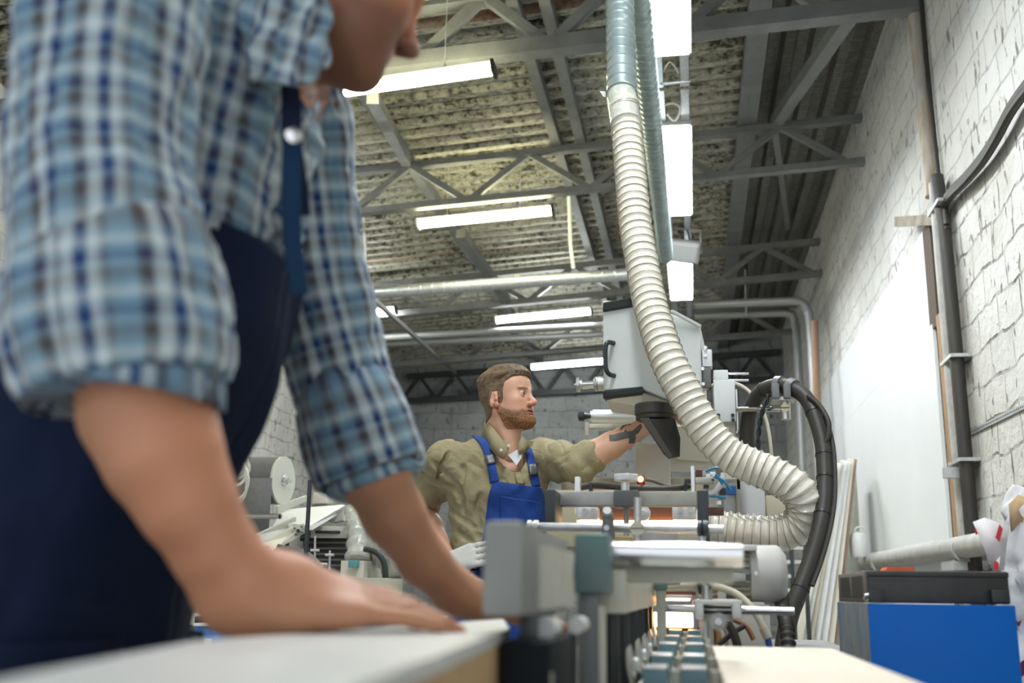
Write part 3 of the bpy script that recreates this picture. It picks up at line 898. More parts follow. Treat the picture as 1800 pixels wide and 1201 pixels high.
# body
sh1 = P(200,-90,.87); el1 = P(222,520,.81); sh2 = P(525,185,1.24); el2 = P(618,720,1.30)
neck = P(497,20,1.09); pel = P(85,1180,1.06); chest = P(350,230,1.08)
BF = Field((-0.85, 0.70, -0.02), (-0.02, 1.65, 1.95), 0.0052)
BF.ell(pel, (0.105, 0.145, 0.10), None, 0.0)
BF.cap(pel, P(240,640,1.08), 0.095, 0.10, 0.05)
BF.cap(P(250,620,1.08), chest, 0.10, 0.105, 0.05)
for sy in (-1, 1): BF.cap(P(260,600,1.08)+Vector((0,sy*0.05,0)), chest+Vector((0,sy*0.07,0.02)), 0.08, 0.09, 0.05)
BF.cap(sh1+Vector((0,0.04,0)), sh2-Vector((0,0.04,0)), 0.058, 0.058, 0.06)
BF.cap(chest, neck, 0.09, 0.058, 0.05)
BF.chain([sh1, (sh1+el1)/2, el1], [0.062, 0.055, 0.047], 0.02)
BF.chain([el1, P(248,640,.825), P(258,720,.82), P(288,800,.82), P(328,880,.83), P(376,965,.855), P(418,1035,.88)], [0.048, 0.053, 0.0535, 0.047, 0.039, 0.034, 0.033], 0.012)
BF.ell(P(452,1000,.865), (0.013,0.013,0.014), None, 0.02)    # bone of the wrist
BF.chain([sh2, P(535,380,1.27), P(560,520,1.29), P(592,640,1.31), el2], [0.060, 0.054, 0.050, 0.048, 0.046], 0.02)
BF.chain([el2, P(655,830,1.32), P(692,905,1.36), P(745,985,1.42), P(800,1040,1.49)], [0.047, 0.045, 0.040, 0.033, 0.029], 0.012)
w1 = P(425,1062,.885)
tipA = Vector((P(830,1104,1.0).x, 1.0, BZ+0.012))
dn = (tipA - w1)
BF.cap(P(418,1035,.88), w1 + dn*0.12, 0.028, 0.026, 0.02)
BF.chain([P(425,1040,.88), P(500,1040,.905), P(585,1054,.93)], [0.034,0.030,0.022], 0.02)
hand_sdf(BF, w1, dn + Vector((0,0,0.012)), (-0.1, -0.42, 1), -1, 1.14, curl=(0.34,0.28,0.18,0.07), spread=0.10, thumb=(0.75,-0.15), k=0.003)
w2 = P(806,1046,1.50)
BF.cap(P(800,1040,1.49), w2+Vector((0.02,0.01,-0.006)), 0.028, 0.026, 0.02)
hand_sdf(BF, w2, Vector((0.13,0.15,-0.045)), (0,0,1), 1, 1.0, curl=(0.10,0.10,0.10,0.12), spread=0.08)
for sy in (-1, 1):
    hp = pel + Vector((-0.01, sy*0.078, -0.06)); kn = Vector((hp.x+0.03, hp.y+sy*0.03, 0.50)); an = Vector((hp.x-0.03, hp.y+sy*0.05, 0.09))
    BF.chain([hp, kn, an], [0.070, 0.055, 0.040], 0.03)
    BF.cap(an+Vector((-0.02,0,-0.045)), an+Vector((0.17,sy*0.02,-0.055)), 0.036, 0.030, 0.03)
fwdA = Vector((0.72, 0.60, -0.40)).normalized(); MA = axes(fwdA, (0.05,-0.05,1))
chin = P(648,150,1.13)
hcA = chin - MA @ Vector((0, 0.092, -0.108))
LA = head_sdf(BF, hcA, MA, 1.03)
BF.cap(neck - Vector((0.02,0,0.03)), hcA + MA @ Vector((0,-0.035,-0.05)), 0.050, 0.054, 0.03)
V, F = BF.mesh(); V = relax(V, F, 1)
# skin colour, beard stubble
q = (V - np.array(hcA)) @ np.array(MA)     # head coordinates
dist = np.linalg.norm(q, axis=1)
red = np.clip((dist < 0.20)*1.0, 0, 1)
col = np.tile(SKIN, (len(V), 1))
nf = np.array([noise.noise(Vector(v)*9) for v in V])
col *= (1 + 0.12*nf)[:, None]
rd = np.clip(0.5+nf, 0, 1)[:, None]*np.array([0.04, -0.01, -0.01]); col += rd
beard = np.clip((-0.030 - q[:,2] + 0.25*(q[:,1]-0.02))*30, 0, 1) * np.clip((q[:,1]+0.01)*40, 0, 1) * (dist < 0.16) * np.clip((q[:,2]+0.145)*60,0,1)
lips = ((np.abs(q[:,2]+0.066) < 0.009) & (np.abs(q[:,0]) < 0.024) & (q[:,1] > 0.085))
facec = np.array([0.52, 0.21, 0.115])
col = np.where((red > 0)[:, None], facec*(1+0.15*nf)[:, None], col)
col = col*(1-beard[:, None]*0.62) + np.array([0.05,0.032,0.022])*(beard[:, None]*0.62)
col[lips] = (0.50, 0.10, 0.08)
bodyA = build_np('body', V, F, M_skin, manA, col=np.clip(col, 0.01, 1))
# hair
HF = Field(np.array(hcA)-0.16, np.array(hcA)+0.17, 0.005)
def hE(p, r, k, op='add'): HF.ell(LA(*p), r, MA, k, op)
hE((0,-0.018,0.042), (0.082,0.099,0.088), 0.0); hE((0,-0.03,-0.02), (0.076,0.082,0.07), 0.02)
hE((0,0.10,-0.02), (0.10,0.085,0.075), 0.01, 'sub'); hE((0,0.03,-0.09), (0.12,0.10,0.055), 0.01, 'sub')
V, F = HF.mesh(); V = relax(V, F, 1)
build_np('hair', V, F, mat('dark_brown_hair', (0.045,0.028,0.018), 0.7, bump=0.6, bscale=60), manA)

# ---- clothes
def px(x, y, Y): return P(x, y, Y)
near = [(px(215,-230,.88),.070,.075),(px(208,-90,.86),.082,.085),(px(198,60,.84),.084,.085),(px(184,200,.83),.080,.082),(px(182,330,.82),.079,.080),(px(190,430,.81),.079,.080),(px(200,500,.81),.080,.080)]
M_sh = M_plaid
shirt = None
torso = [(px(90,1150,1.07),.114,.176),(px(110,1050,1.075),.108,.168),(px(150,920,1.08),.109,.152),(px(200,770,1.08),.116,.152),(px(262,620,1.08),.124,.165),(px(297,460,1.08),.124,.175),
         (px(330,320,1.08),.123,.185),(px(362,190,1.08),.120,.185),(px(388,100,1.08),.105,.175),(px(415,40,1.08),.086,.15),(px(452,5,1.09),.064,.10),(px(474,-15,1.09),.056,.066)]
V, F, UV, n = loft(torso, 110, 9, 0.12, (2.8, 17), 3.1, ref=(1,0,-0.3), fine=0.8)
shirt = thick(build_np('shirt', V, F, M_sh, manA, uv=UV))
V, F, UV, n = loft(near, 110, 12, 0.095, (2.0, 11), 1.3, ref=(1,0,0), a0=PI/2, fine=0.6)
thick(build_np('sleeve', V, F, M_sh, shirt, uv=UV))
cuff = [(px(196,452,.81),.080,.080),(px(200,470,.81),.089,.089),(px(205,540,.81),.092,.091),(px(212,620,.81),.092,.090),(px(216,668,.81),.088,.086),(px(218,690,.81),.080,.079),(px(217,668,.81),.072,.072)]
V, F, UV, n = loft(cuff, 110, 6, 0.06, (1.7, 14), 5.3, ref=(1,0,0), a0=PI/2, fine=0.9)
thick(build_np('cuff', V, F, M_sh, shirt, uv=UV + np.array([0.013, 0.02])))
far = [(px(480,110,1.20),.075,.075),(px(512,230,1.24),.078,.075),(px(535,380,1.27),.072,.070),(px(560,520,1.29),.068,.068),(px(592,640,1.31),.066,.066),(px(622,740,1.32),.064,.064),(px(632,780,1.32),.062,.062)]
V, F, UV, n = loft(far, 96, 10, 0.10, (1.8, 12), 7.7, ref=(1,0,0.5), a0=PI/2, fine=0.7)
thick(build_np('sleeve', V, F, M_sh, shirt, uv=UV))
cuff2 = [(px(605,694,1.31),.060,.060),(px(610,706,1.31),.070,.070),(px(630,770,1.32),.074,.073),(px(650,826,1.33),.072,.071),(px(655,842,1.33),.065,.064),(px(650,826,1.33),.056,.056)]
V, F, UV, n = loft(cuff2, 96, 6, 0.05, (1.6, 14), 9.3, ref=(1,0,0.4), a0=PI/2, fine=0.9)
thick(build_np('cuff', V, F, M_sh, shirt, uv=UV + np.array([0.02, 0.01])))
# shoulder yoke under the collar, pleats of cloth between sleeve and chest
nk = (neck + hcA)/2
ca = (hcA - neck).normalized()
rows = [(neck+ca*0.015, .050, .060), (neck+ca*0.030, .052, .062), (neck+ca*0.036, .058, .070), (neck+ca*0.010+Vector((-0.006,0,0)), .068, .090), (neck-ca*0.030+Vector((-0.012,0,0)), .078, .115)]
V, F, UV, n = loft(rows, 80, 6, 0.05, (2.2, 10), 2.2, ref=(1,0,0), a0=0.0)
thick(build_np('collar', V, F, M_sh, shirt, uv=UV))

cp = [[(430,-70,.97),(480,-70,.975),(530,-70,1.0),(565,-70,1.03)], [(425,20,.945),(475,15,.945),(530,5,.97),(572,0,1.01)], [(430,90,.93),(480,85,.93),(530,72,.955),(579,55,1.0)], [(445,140,.93),(495,150,.93),(540,142,.95),(574,114,.985)]]
cp = [[tuple(P(*q)) for q in r] for r in cp]
g1 = [catmull(r, 8) for r in cp]; g2 = [catmull([g1[i][k] for i in range(4)], 8) for k in range(len(g1[0]))]
nC, nR = len(g2), len(g2[0])
V = np.array([g2[c][r] + np.array((0.004*math.sin(c*0.9+r*0.5), -0.004*math.sin(r*0.8+c*0.3), 0)) for r in range(nR) for c in range(nC)])
F = np.array([(r*nC+c, r*nC+c+1, (r+1)*nC+c+1, (r+1)*nC+c) for r in range(nR-1) for c in range(nC-1)])
UV = np.array([((c*0.9+r*0.5)*0.0065, (r*0.9-c*0.5)*0.0065) for r in range(nR) for c in range(nC)])
thick(build_np('collar', V, F, M_sh, manA, uv=UV), 0.006, 0)

# dungarees: lower body and bib over the shirt
hips = torso[:7]
V, F, UV, n = loft([(px(85,1330,1.08),.13,.185)] + hips + [torso[7]], 110, 10, 0.045, (2.2, 9), 11.0, ref=(1,0,-0.3), pad=0.014)
nu = 110
keep = []
for f in F:
    c = V[f].mean(0); i = f[0]//(nu+1); k = f[0] % (nu+1)
    t = 2*PI*k/nu; fr = math.cos(t)                      # 1 = front
    z = c[2]; ztop = 1.215 + 0.11*max(0, fr)**2 if fr > -0.2 else 1.215
    if fr > 0.80: ztop = 1.36
    elif fr > 0.35: ztop = 1.235 + (fr-0.35)/0.45*0.125
    if z < ztop: keep.append(f)
dung = thick(build_np('dungarees', V, np.array(keep), M_navy, manA), 0.003, 1)
for sy, hx in ((-1, 0.0), (1, 0.0)):
    hp = pel + Vector((0.0, sy*0.095, -0.02)); kn = Vector((hp.x+0.03, hp.y+sy*0.03, 0.50)); an = Vector((hp.x-0.03, hp.y+sy*0.05, 0.10))
    V, F, UV, n = loft([(hp+Vector((0,0,0.06)),.115,.105),(hp+Vector((0,0,-0.08)),.112,.10),(kn,.082,.082),((kn+an)/2,.075,.075),(an,.070,.070)], 48, 8, 0.06, (1.5,7), 3.0+sy, ref=(1,0,0))
    thick(build_np('trouser_leg', V, F, M_navy, dung), 0.003, 1)
    m = MB(); 
    m.ball(an+Vector((0.06,0,-0.055)), 1, sc=(0.15,0.052,0.05)); m.bx(an.x-0.09, an.x+0.21, an.y-0.05, an.y+0.05, 0.0, 0.03, 0.01)
    build('shoe', m, M_blackplastic, manA)
# strap over the near side of the chest, with its loose end and metal button
def ribbon(pts, w, nrm, mt, name, parent, t=0.004):
    pts = smooth_path(pts, 6); m = MB()
    vs = []
    for i, p in enumerate(pts):
        T = (pts[min(i+1, len(pts)-1)] - pts[max(i-1, 0)]).normalized(); a = T.cross(Vector(nrm)).normalized(); nn = a.cross(T)
        vs += [p-a*w/2-nn*t/2, p+a*w/2-nn*t/2, p+a*w/2+nn*t/2, p-a*w/2+nn*t/2]
    fs = []
    for i in range(len(pts)-1):
        for k in range(4): fs.append((i*4+k, i*4+(k+1) % 4, (i+1)*4+(k+1) % 4, (i+1)*4+k))
    fs += [(3,2,1,0), tuple(range(len(vs)-4, len(vs)))]
    m.add(vs, fs); return build(name, m, mt, parent)
ribbon([px(528,380,.985), px(520,300,.97), px(512,240,.955), px(512,190,.965), px(510,150,.99)], 0.022, (0.75,-0.65,0.1), M_navy, 'strap', dung)
ribbon([px(514,250,.945), px(512,330,.95), px(514,420,.96), px(526,518,.97)], 0.020, (0.75,-0.65,0.05), M_navyB, 'strap', dung)
m = MB(); bc = px(515,241,.935); m.lathe(bc, Vector((0.5,-0.85,0.1)), [(0,0.006),(0.004,0.0085),(0.006,0.004)], 16)
build('button', m, mat('steel_button', (0.8,0.8,0.8), 0.2, 1.0), dung)
# ------------------------------------------------------------------ the standing man by the machine
YM = 3.85
def px(x, y, Y=YM): return P(x, y, Y)
manB = thing('person', (px(885,1000).x, YM, 0.0), 'bearded person in a khaki shirt and blue dungarees standing and reaching up to the machine', 'person')
fwdB = Vector((0.934, -0.347, 0.12)).normalized(); MBm = axes(fwdB, (-0.02, 0.0, 1))
hc = px(891, 702)
HB = Field(np.array(hc)-np.array((0.15,0.15,0.235)), np.array(hc)+np.array((0.17,0.15,0.15)), 0.0021)
LB = head_sdf(HB, hc, MBm, 1.0)
nb = px(886, 812, 3.87)                                       # base of the neck
HB.cap(nb, hc + MBm @ Vector((0,-0.030,-0.055)), 0.062, 0.054, 0.03)
HB.cap(nb+Vector((0.03,-0.05,0.01)), LB(0.045,-0.01,-0.055), 0.016, 0.013, 0.03)
HB.cap(LB(0.0,0.022,-0.10), nb+Vector((0.035,-0.05,0.02)), 0.02, 0.017, 0.035)
for sx in (-1, 1):        # lids
    HB.ell(LB(sx*0.0315, 0.0795, -0.001), (0.0132,)*3, MBm, 0.003)
    HB.ell(LB(sx*0.0315, 0.0935, -0.002), (0.0110, 0.008, 0.0036), MBm @ Matrix.Rotation(sx*-0.08, 3, 'Y'), 0.0012, 'sub')
Vh, Fh = HB.mesh(); Vh = relax(Vh, Fh, 1, 0.35)
qh = (Vh - np.array(hc)) @ np.array(MBm)
def sm(a, b, x): 
    t = np.clip((x-a)/(b-a), 0, 1); return t*t*(3-2*t)
nz = np.array([noise.noise(Vector(v)*40) for v in Vh]); nz2 = np.array([noise.noise(Vector(v)*170) for v in Vh])
col = np.tile(np.array([0.64,0.365,0.245]), (len(Vh), 1))*(1+0.06*nz)[:, None]
cheek = np.exp(-((np.abs(qh[:,0])-0.045)**2/0.0006 + (qh[:,2]+0.035)**2/0.0005))*(qh[:,1] > 0.03)
col += cheek[:, None]*np.array([0.04,-0.03,-0.02])
nose_t = np.exp(-((qh[:,0])**2/0.0003 + (qh[:,2]+0.035)**2/0.0003))*(qh[:,1] > 0.09); col += nose_t[:, None]*np.array([0.02,-0.05,-0.03])
def mixc(m, c, k=1.0):
    global col
    m = np.clip(m*k, 0, 1)[:, None]; col = col*(1-m) + np.array(c)*m
# beard area in head coordinates
zb = np.interp(qh[:,1], [-0.005, 0.02, 0.05, 0.075, 0.10], [-0.006, -0.044, -0.062, -0.062, -0.052])
bm_ = sm(0.006, -0.010, qh[:,2]-zb+0.006*nz) * sm(-0.012, 0.004, qh[:,1]+0.15*(qh[:,2]+0.05)) * sm(-0.128, -0.110, qh[:,2])
mous = sm(0.010, 0.004, np.abs(qh[:,2]+0.0515)) * sm(0.031, 0.020, np.abs(qh[:,0])) * (qh[:,1] > 0.08)
lip = sm(0.0095, 0.006, np.abs(qh[:,2]+0.0655)) * sm(0.026, 0.018, np.abs(qh[:,0])) * (qh[:,1] > 0.083)
mixc(np.maximum(bm_, mous*0.75)*(0.78+0.35*nz2), (0.19,0.088,0.042))
mixc(lip, (0.50,0.17,0.14))
mixc(sm(0.0032,0.0012,np.abs(qh[:,2]+0.0658))*sm(0.024,0.020,np.abs(qh[:,0]))*(qh[:,1]>0.083), (0.12,0.04,0.03))
for sx in (-1, 1):
    br = sm(0.0055, 0.0025, np.abs(qh[:,2]-0.0205+0.12*np.abs(np.abs(qh[:,0])-0.028)))*sm(0.024, 0.017, np.abs(sx*qh[:,0]-0.032))*(qh[:,1] > 0.06)
    mixc(br*(0.75+0.3*nz2), (0.11,0.06,0.03))
    mixc(sm(0.010,0.004,np.hypot(sx*qh[:,0]-0.0315,(qh[:,2]+0.001)*1.4))*(qh[:,1]>0.07), (0.34,0.15,0.10), 0.5)
ear = (np.abs(qh[:,0]) > 0.072) & (np.abs(qh[:,1]+0.01) < 0.028) & (np.abs(qh[:,2]+0.01) < 0.04)
mixc(ear*0.4, (0.62,0.24,0.17))
scalp = sm(0.0, 0.01, qh[:,2]-np.interp(qh[:,1], [-0.12,-0.03,0.02,0.05,0.09], [-0.075,-0.01,0.03,0.06,0.078]))*(~ear)
mixc(scalp*0.75, (0.16,0.105,0.06))

# body under the clothes
shR = px(782,812,3.82); shL = px(956,806,3.93)
elR = px(738,888,4.0); wrR = px(792,988,3.80)
elL = px(1018,818,3.74); wrL = px(1122,757,3.78)
pelB = px(882,1078,3.87); chB = px(872,868,3.87)
BB = Field((-1.35, 3.50, -0.01), (0.16, 4.22, 1.72), 0.0062)
BB.ell(pelB, (0.135,0.095,0.10), None, 0); BB.cap(pelB, chB, 0.090, 0.085, 0.05)
for sx in (-1, 1):
    BB.cap(pelB+Vector((sx*0.045,0,0.05)), chB+Vector((sx*0.06,0,0.03)), 0.078, 0.085, 0.05)
    hp = pelB+Vector((sx*0.09,0,-0.03)); kn = Vector((hp.x+sx*0.03, hp.y, 0.50)); an = Vector((hp.x+sx*0.04, hp.y+0.03, 0.08))
    BB.chain([hp, kn, an], [0.085,0.055,0.04], 0.03); BB.cap(an+Vector((0,0.03,-0.03)), an+Vector((sx*0.03,-0.17,-0.04)), 0.036, 0.028, 0.02)
BB.cap(shR, shL, 0.052, 0.052, 0.06); BB.cap(chB+Vector((0,0,0.05)), nb, 0.08, 0.058, 0.05)
BB.chain([shR, (shR+elR)/2, elR, (elR*0.6+wrR*0.4), wrR], [0.055,0.050,0.042,0.042,0.028], 0.02)
BB.chain([shL, (shL+elL)/2, elL], [0.055,0.050,0.045], 0.02)
BB.chain([elL, px(1050,797,3.74), px(1075,783,3.75), px(1100,768,3.765), wrL, px(1136,750,3.79)], [0.045,0.048,0.047,0.040,0.032,0.030], 0.012)
hand_sdf(BB, px(1134,751,3.79), px(1184,728,3.86)-px(1134,751,3.79), (-0.2,-0.5,1), -1, 1.0, curl=(0.35,0.4,0.4,0.45), thumb=(0.8,-0.3))
Vb, Fb = BB.mesh(); Vb = relax(Vb, Fb, 1)
nb2 = np.array([noise.noise(Vector(v)*12) for v in Vb])
colb = np.tile(np.array([0.64,0.37,0.25]), (len(Vb), 1))*(1+0.08*nb2)[:, None]
body = build_np('body', np.concatenate([Vh, Vb]), np.concatenate([Fh, Fb+len(Vh)]), M_skin, manB, col=np.clip(np.concatenate([col, colb]), 0.005, 1))
# eyes
for sx in (-1, 1):
    e = LB(sx*0.0315, 0.0795, -0.001)
    m = MB(); m.ball(e, 0.0122, 20, 14); eb = build('eye', m, mat('eye_white', (0.38,0.34,0.31), 0.15), manB)
    gd = (fwdB + Vector((0.15,0.02,0.06))).normalized()
    m = MB(); m.lathe(e + gd*0.0113, gd, [(0,0.0068),(0.0009,0.0060),(0.0013,0.003)], 16); build('iris', m, mat('blue_grey_iris', (0.035,0.045,0.05), 0.35), eb)
    m = MB(); m.lathe(e + gd*0.0122, gd, [(0,0.0028),(0.0006,0.0022)], 12); build('pupil', m, mat('pupil_black', (0.004,)*3, 0.1), eb)

def shell(src, M, c, thick_fn, mask_fn, name, material, parent):
    X, Y, Z = np.meshgrid(*src.ax, indexing='ij', sparse=False)
    Q = np.stack([X-c[0], Y-c[1], Z-c[2]], -1) @ np.array(M)
    H = Field(src.lo, src.lo + (src.n-1)*src.h, src.h)
    H.d = H.d[:src.n[0], :src.n[1], :src.n[2]]
    H.d = np.maximum(src.d - thick_fn(Q), mask_fn(Q)).astype(np.float32)
    V, F = H.mesh(); V = relax(V, F, 1, 0.3)
    return V, F
def grid_noise(Q, sx, sy, sz, ph=0.0):
    a = np.sin(Q[...,0]*sx*1.0+ph+2*np.sin(Q[...,2]*sz*0.37+Q[...,1]*31)) + np.sin(Q[...,1]*sy+1.7*ph+2*np.sin(Q[...,0]*sx*0.41+ph)) + np.sin(Q[...,2]*sz+0.6*ph+1.5*np.sin(Q[...,1]*sy*0.33))
    return a/3
def hair_thick(Q):
    y = Q[...,1]; z = Q[...,2]
    t = 0.0035 + 0.0150*sm(0.035, 0.088, z)*(0.25+0.75*sm(0.070, 0.092, z + 0.35*np.clip(0.06-y,0,1)))
    return t + (0.0012+0.0020*sm(0.05,0.08,z))*grid_noise(Q, 420, 95, 160, 1.3) + 0.0010*grid_noise(Q, 900, 260, 420, 4)
def hair_mask(Q):
    x = np.abs(Q[...,0]); y = Q[...,1]; z = Q[...,2]
    line = np.interp(y, [-0.13,-0.07,-0.035,-0.012,0.005,0.009,0.020,0.028,0.036,0.062,0.085,0.12], [-0.085,-0.078,-0.060,0.022,0.020,-0.028,-0.010,0.026,0.048,0.066,0.071,0.073])
    return (line - z + 0.0025*grid_noise(Q, 500, 300, 300))*0.8 + 0.6*np.clip(y-0.105,0,1)
V, F = shell(HB, MBm, hc, hair_thick, hair_mask, 'hair', None, None)
qq = (V-np.array(hc)) @ np.array(MBm); nn_ = np.array([noise.noise(Vector((v[0]*160, v[1]*60, v[2]*80))) for v in qq])
base = np.array([0.155,0.105,0.062]); hcol = base*(1+0.55*nn_)[:, None]
side = sm(0.06, 0.02, qq[:,2])[:, None]; hcol = hcol*(1-side*0.35) + np.array([0.20,0.13,0.085])*side*0.35
M_hair = vcol_mat('brown_hair', 0.6, bump=0.9, bscale=260, spec=0.35)
hairB = build_np('hair', V, F, M_hair, manB, col=np.clip(hcol, 0.01, 1))
def beard_thick(Q): return 0.0012 + 0.0045*sm(0.03,0.07,Q[...,1])*sm(-0.07,-0.095,Q[...,2]) + 0.0014*grid_noise(Q, 520, 420, 300, 2.0)
def beard_mask(Q):
    x = np.abs(Q[...,0]); y = Q[...,1]; z = Q[...,2]
    line = np.interp(y, [-0.005,0.01,0.03,0.05,0.07,0.10], [-0.030,-0.058,-0.076,-0.084,-0.084,-0.079])
    m = z - line + 0.004*grid_noise(Q, 600, 500, 500, 3.0)
    m = np.maximum(m, -(y + 0.3*(z+0.06) + 0.004)); return np.maximum(m, -0.124 - z)
V, F = shell(HB, MBm, hc, beard_thick, beard_mask, 'beard', None, None)
nn_ = np.array([noise.noise(Vector(v)*190) for v in V])
build_np('beard', V, F, vcol_mat('red_brown_beard', 0.7, bump=0.9, bscale=300, spec=0.2), manB, col=np.clip(np.array([0.27,0.130,0.062])*(1+0.6*nn_)[:, None], 0.01, 1))

# ---- shirt
M_khaki = mat('khaki_cotton', (0.27,0.235,0.135), 0.85, col2=(0.32,0.28,0.17), nscale=14, bump=0.25, bscale=180, spec=0.2)
M_blueW = mat('royal_blue_workwear', (0.010,0.045,0.22), 0.7, col2=(0.014,0.06,0.28), nscale=10, bump=0.2, bscale=150, spec=0.3)
SF = Field((-1.36, 3.52, 0.92), (0.10, 4.22, 1.66), 0.0042)
wst = px(878,985,3.87)
SF.cap(px(880,1020,3.87), wst, 0.125, 0.122, 0.03)
for sx in (-1, 1):
    SF.cap(wst+Vector((sx*0.055,0,0)), chB+Vector((sx*0.075,0.01,0.03)), 0.112, 0.113, 0.05)
    SF.ell(chB+Vector((sx*0.06,-0.055,0.02)), (0.075,0.06,0.075), None, 0.05)
SF.cap(chB, chB+Vector((0.0,0.0,0.10)), 0.115, 0.098, 0.05)
SF.cap(shR+Vector((0.01,0,0)), shL, 0.068, 0.066, 0.07); SF.cap(chB+Vector((0,0,0.09)), nb+Vector((0,0,-0.02)), 0.10, 0.072, 0.05)
cfR = elR*0.9 + shR*0.1
SF.chain([shR, (shR+elR)/2, cfR], [0.075,0.074,0.066], 0.03); SF.cap(cfR, elR+(elR-shR)*0.02, 0.072, 0.074, 0.008)
SF.chain([shL, (shL+elL)/2, elL, px(1030,808,3.745)], [0.073,0.070,0.060,0.054], 0.03)
SF.cap(px(1029,808,3.745), px(1038,803,3.745), 0.064, 0.062, 0.006)
# folds: long creases
def crease(pts, r, k=0.014):
    pts = smooth_path([px(*p) for p in pts], 5)
    for i in range(len(pts)-1): SF.cap(pts[i], pts[i+1], r*0.75, r*0.75, k, 'sub')
def ridge(pts, r, k=0.014):
    pts = smooth_path([px(*p) for p in pts], 5)
    for i in range(len(pts)-1): SF.cap(pts[i], pts[i+1], r, r, k)
Xg = SF.ax[0][:, None, None]; Yg = SF.ax[1][None, :, None]; Zg = SF.ax[2][None, None, :]
wv = np.sin(Xg*38 + Zg*52 + 2.2*np.sin(Zg*21+Xg*9) + Yg*14)*0.6 + np.sin(Zg*70 - Xg*44 + 1.9*np.sin(Xg*27) + Yg*20)*0.5 + 0.5*np.sin(Xg*95 + Zg*33+ 2*np.sin(Zg*44))
wv = np.sign(wv)*np.abs(wv)**0.8
SF.d = SF.d + (0.0032*wv).astype(np.float32)
def hitS(x, y, fld=SF, y0=3.3, y1=4.25):
    """first point of the cloth along the view through a pixel"""
    a = px(x, y, y0); b = px(x, y, y1); ts = np.linspace(0, 1, 500)
    pts = np.array(a)[None]*(1-ts)[:, None] + np.array(b)[None]*ts[:, None]
    v = fld.at(pts); ok = np.where((v < 0) & np.all((pts > fld.lo) & (pts < fld.lo+(fld.n-1)*fld.h), axis=1))[0]
    return Vector(pts[ok[0]]) if len(ok) else None
for pts, r in [([(742,835),(770,850),(800,862),(812,880)], .010), ([(760,812),(790,840),(812,868),(815,900)], .008), ([(775,880),(800,905),(830,925),(842,945)], .009),
               ([(782,908),(805,935),(832,955)], .008), ([(815,820),(812,850),(806,880)], .006), ([(790,795),(775,822),(772,850)], .007), ([(845,870),(838,900),(845,930)], .007),
               ([(896,815),(902,835),(905,850)], .006), ([(885,800),(888,825),(882,845)], .005)]:
    hp = [(x, y, hitS(x, y)) for x, y in pts]; hp = [h for h in hp if h[2] is not None]
    if len(hp) > 1:
        q_ = smooth_path([h[2] + Vector((0,-0.002,0)) for h in hp], 5)
        for i in range(len(q_)-1): SF.cap(q_[i], q_[i+1], r*0.8, r*0.8, 0.012, 'sub')
# neck opening
SF.cap(nb+Vector((0.012,-0.035,-0.03)), hc, 0.070, 0.060, 0.004, 'sub')
SF.ell(px(908,806,3.79), (0.028,0.06,0.052), None, 0.01, 'sub')
# cut at the waist
SF.merge((slice(None),)*3, np.broadcast_to(px(880,1002,3.87).z - Zg, SF.d.shape), 0, 'and')
V, F = SF.mesh(); V = relax(V, F, 1, 0.4)
Nv = vnormals(V, F)
fo_ = np.array([0.6*(abs(noise.noise(Vector(((v[0]+v[2])*15, v[1]*8, (v[2]-v[0])*4.5))))*4-0.3) + 0.4*(abs(noise.noise(Vector(((v[0]*0.6-v[2])*30, v[1]*14+3, (v[2]*0.6+v[0])*9))))*3.4-0.2) for v in V])
V = V + Nv*(0.0065*np.clip(fo_-0.35, -1.3, 0))[:, None]
shirtB = build_np('shirt', V, F, M_khaki, manB)

def drape(rows, off, name, mt, parent, th=0.0025, nu=14, fld=SF, nv=5, pad=None):
    """rows: list of (left pixel, right pixel) pairs from top to bottom; laid on the cloth"""
    L = catmull([r[0] for r in rows], nv); R = catmull([r[1] for r in rows], nv)
    Vs = []; last = None
    for a, b in zip(L, R):
        for k in range(nu+1):
            t = k/nu; x = a[0]*(1-t)+b[0]*t; y = a[1]*(1-t)+b[1]*t
            h = hitS(x, y, fld)
            if h is None: h = last if last is not None else px(x, y)
            last = h; Vs.append(h)
    n = len(L); W = nu+1
    A = np.array([tuple(v) for v in Vs]).reshape(n, W, 3)
    for _ in range(2):
        B = A.copy(); B[1:-1, 1:-1] = (A[1:-1, 1:-1]*2 + A[:-2, 1:-1] + A[2:, 1:-1] + A[1:-1, :-2] + A[1:-1, 2:])/6; A = B
    V = A.reshape(-1, 3); d = V - np.array([0, 0, CAMZ]); d /= np.linalg.norm(d, axis=1)[:, None]
    V = V - d*off
    F = np.array([(i*W+k, i*W+k+1, (i+1)*W+k+1, (i+1)*W+k) for i in range(n-1) for k in range(nu)])
    ob = build_np(name, V, F, mt, parent); thick(ob, th, 0); return ob
# dungarees: bib, straps, buckles; lower body
dungB = drape([((869,846),(951,858)), ((862,862),(956,874)), ((857,885),(960,896)), ((853,920),(962,925)), ((846,960),(965,965)), ((838,1000),(968,1000))], 0.006, 'dungarees', M_blueW, manB, 0.005, 22, nv=6)
drape([((878,872),(957,884)), ((878,892),(958,900)), ((879,918),(958,918))], 0.0095, 'chest_pocket', M_blueW, dungB, 0.003, 12)
drape([((829,766),(842,762)), ((843,780),(857,776)), ((852,800),(866,797)), ((857,822),(871,819)), ((862,850),(878,847))], 0.007, 'strap', M_blueW, dungB, 0.004, 5)
drape([((921,790),(934,788)), ((925,802),(938,800)), ((930,828),(943,824)), ((936,856),(950,856))], 0.007, 'strap', M_blueW, dungB, 0.004, 5)
M_buck = mat('grey_plastic_buckle', (0.07,0.075,0.075), 0.4)
drape([((852,801),(868,798)), ((857,817),(872,814))], 0.013, 'buckle', M_buck, dungB, 0.006, 4)
drape([((929,817),(943,815)), ((932,836),(946,834))], 0.013, 'buckle', M_buck, dungB, 0.006, 4)
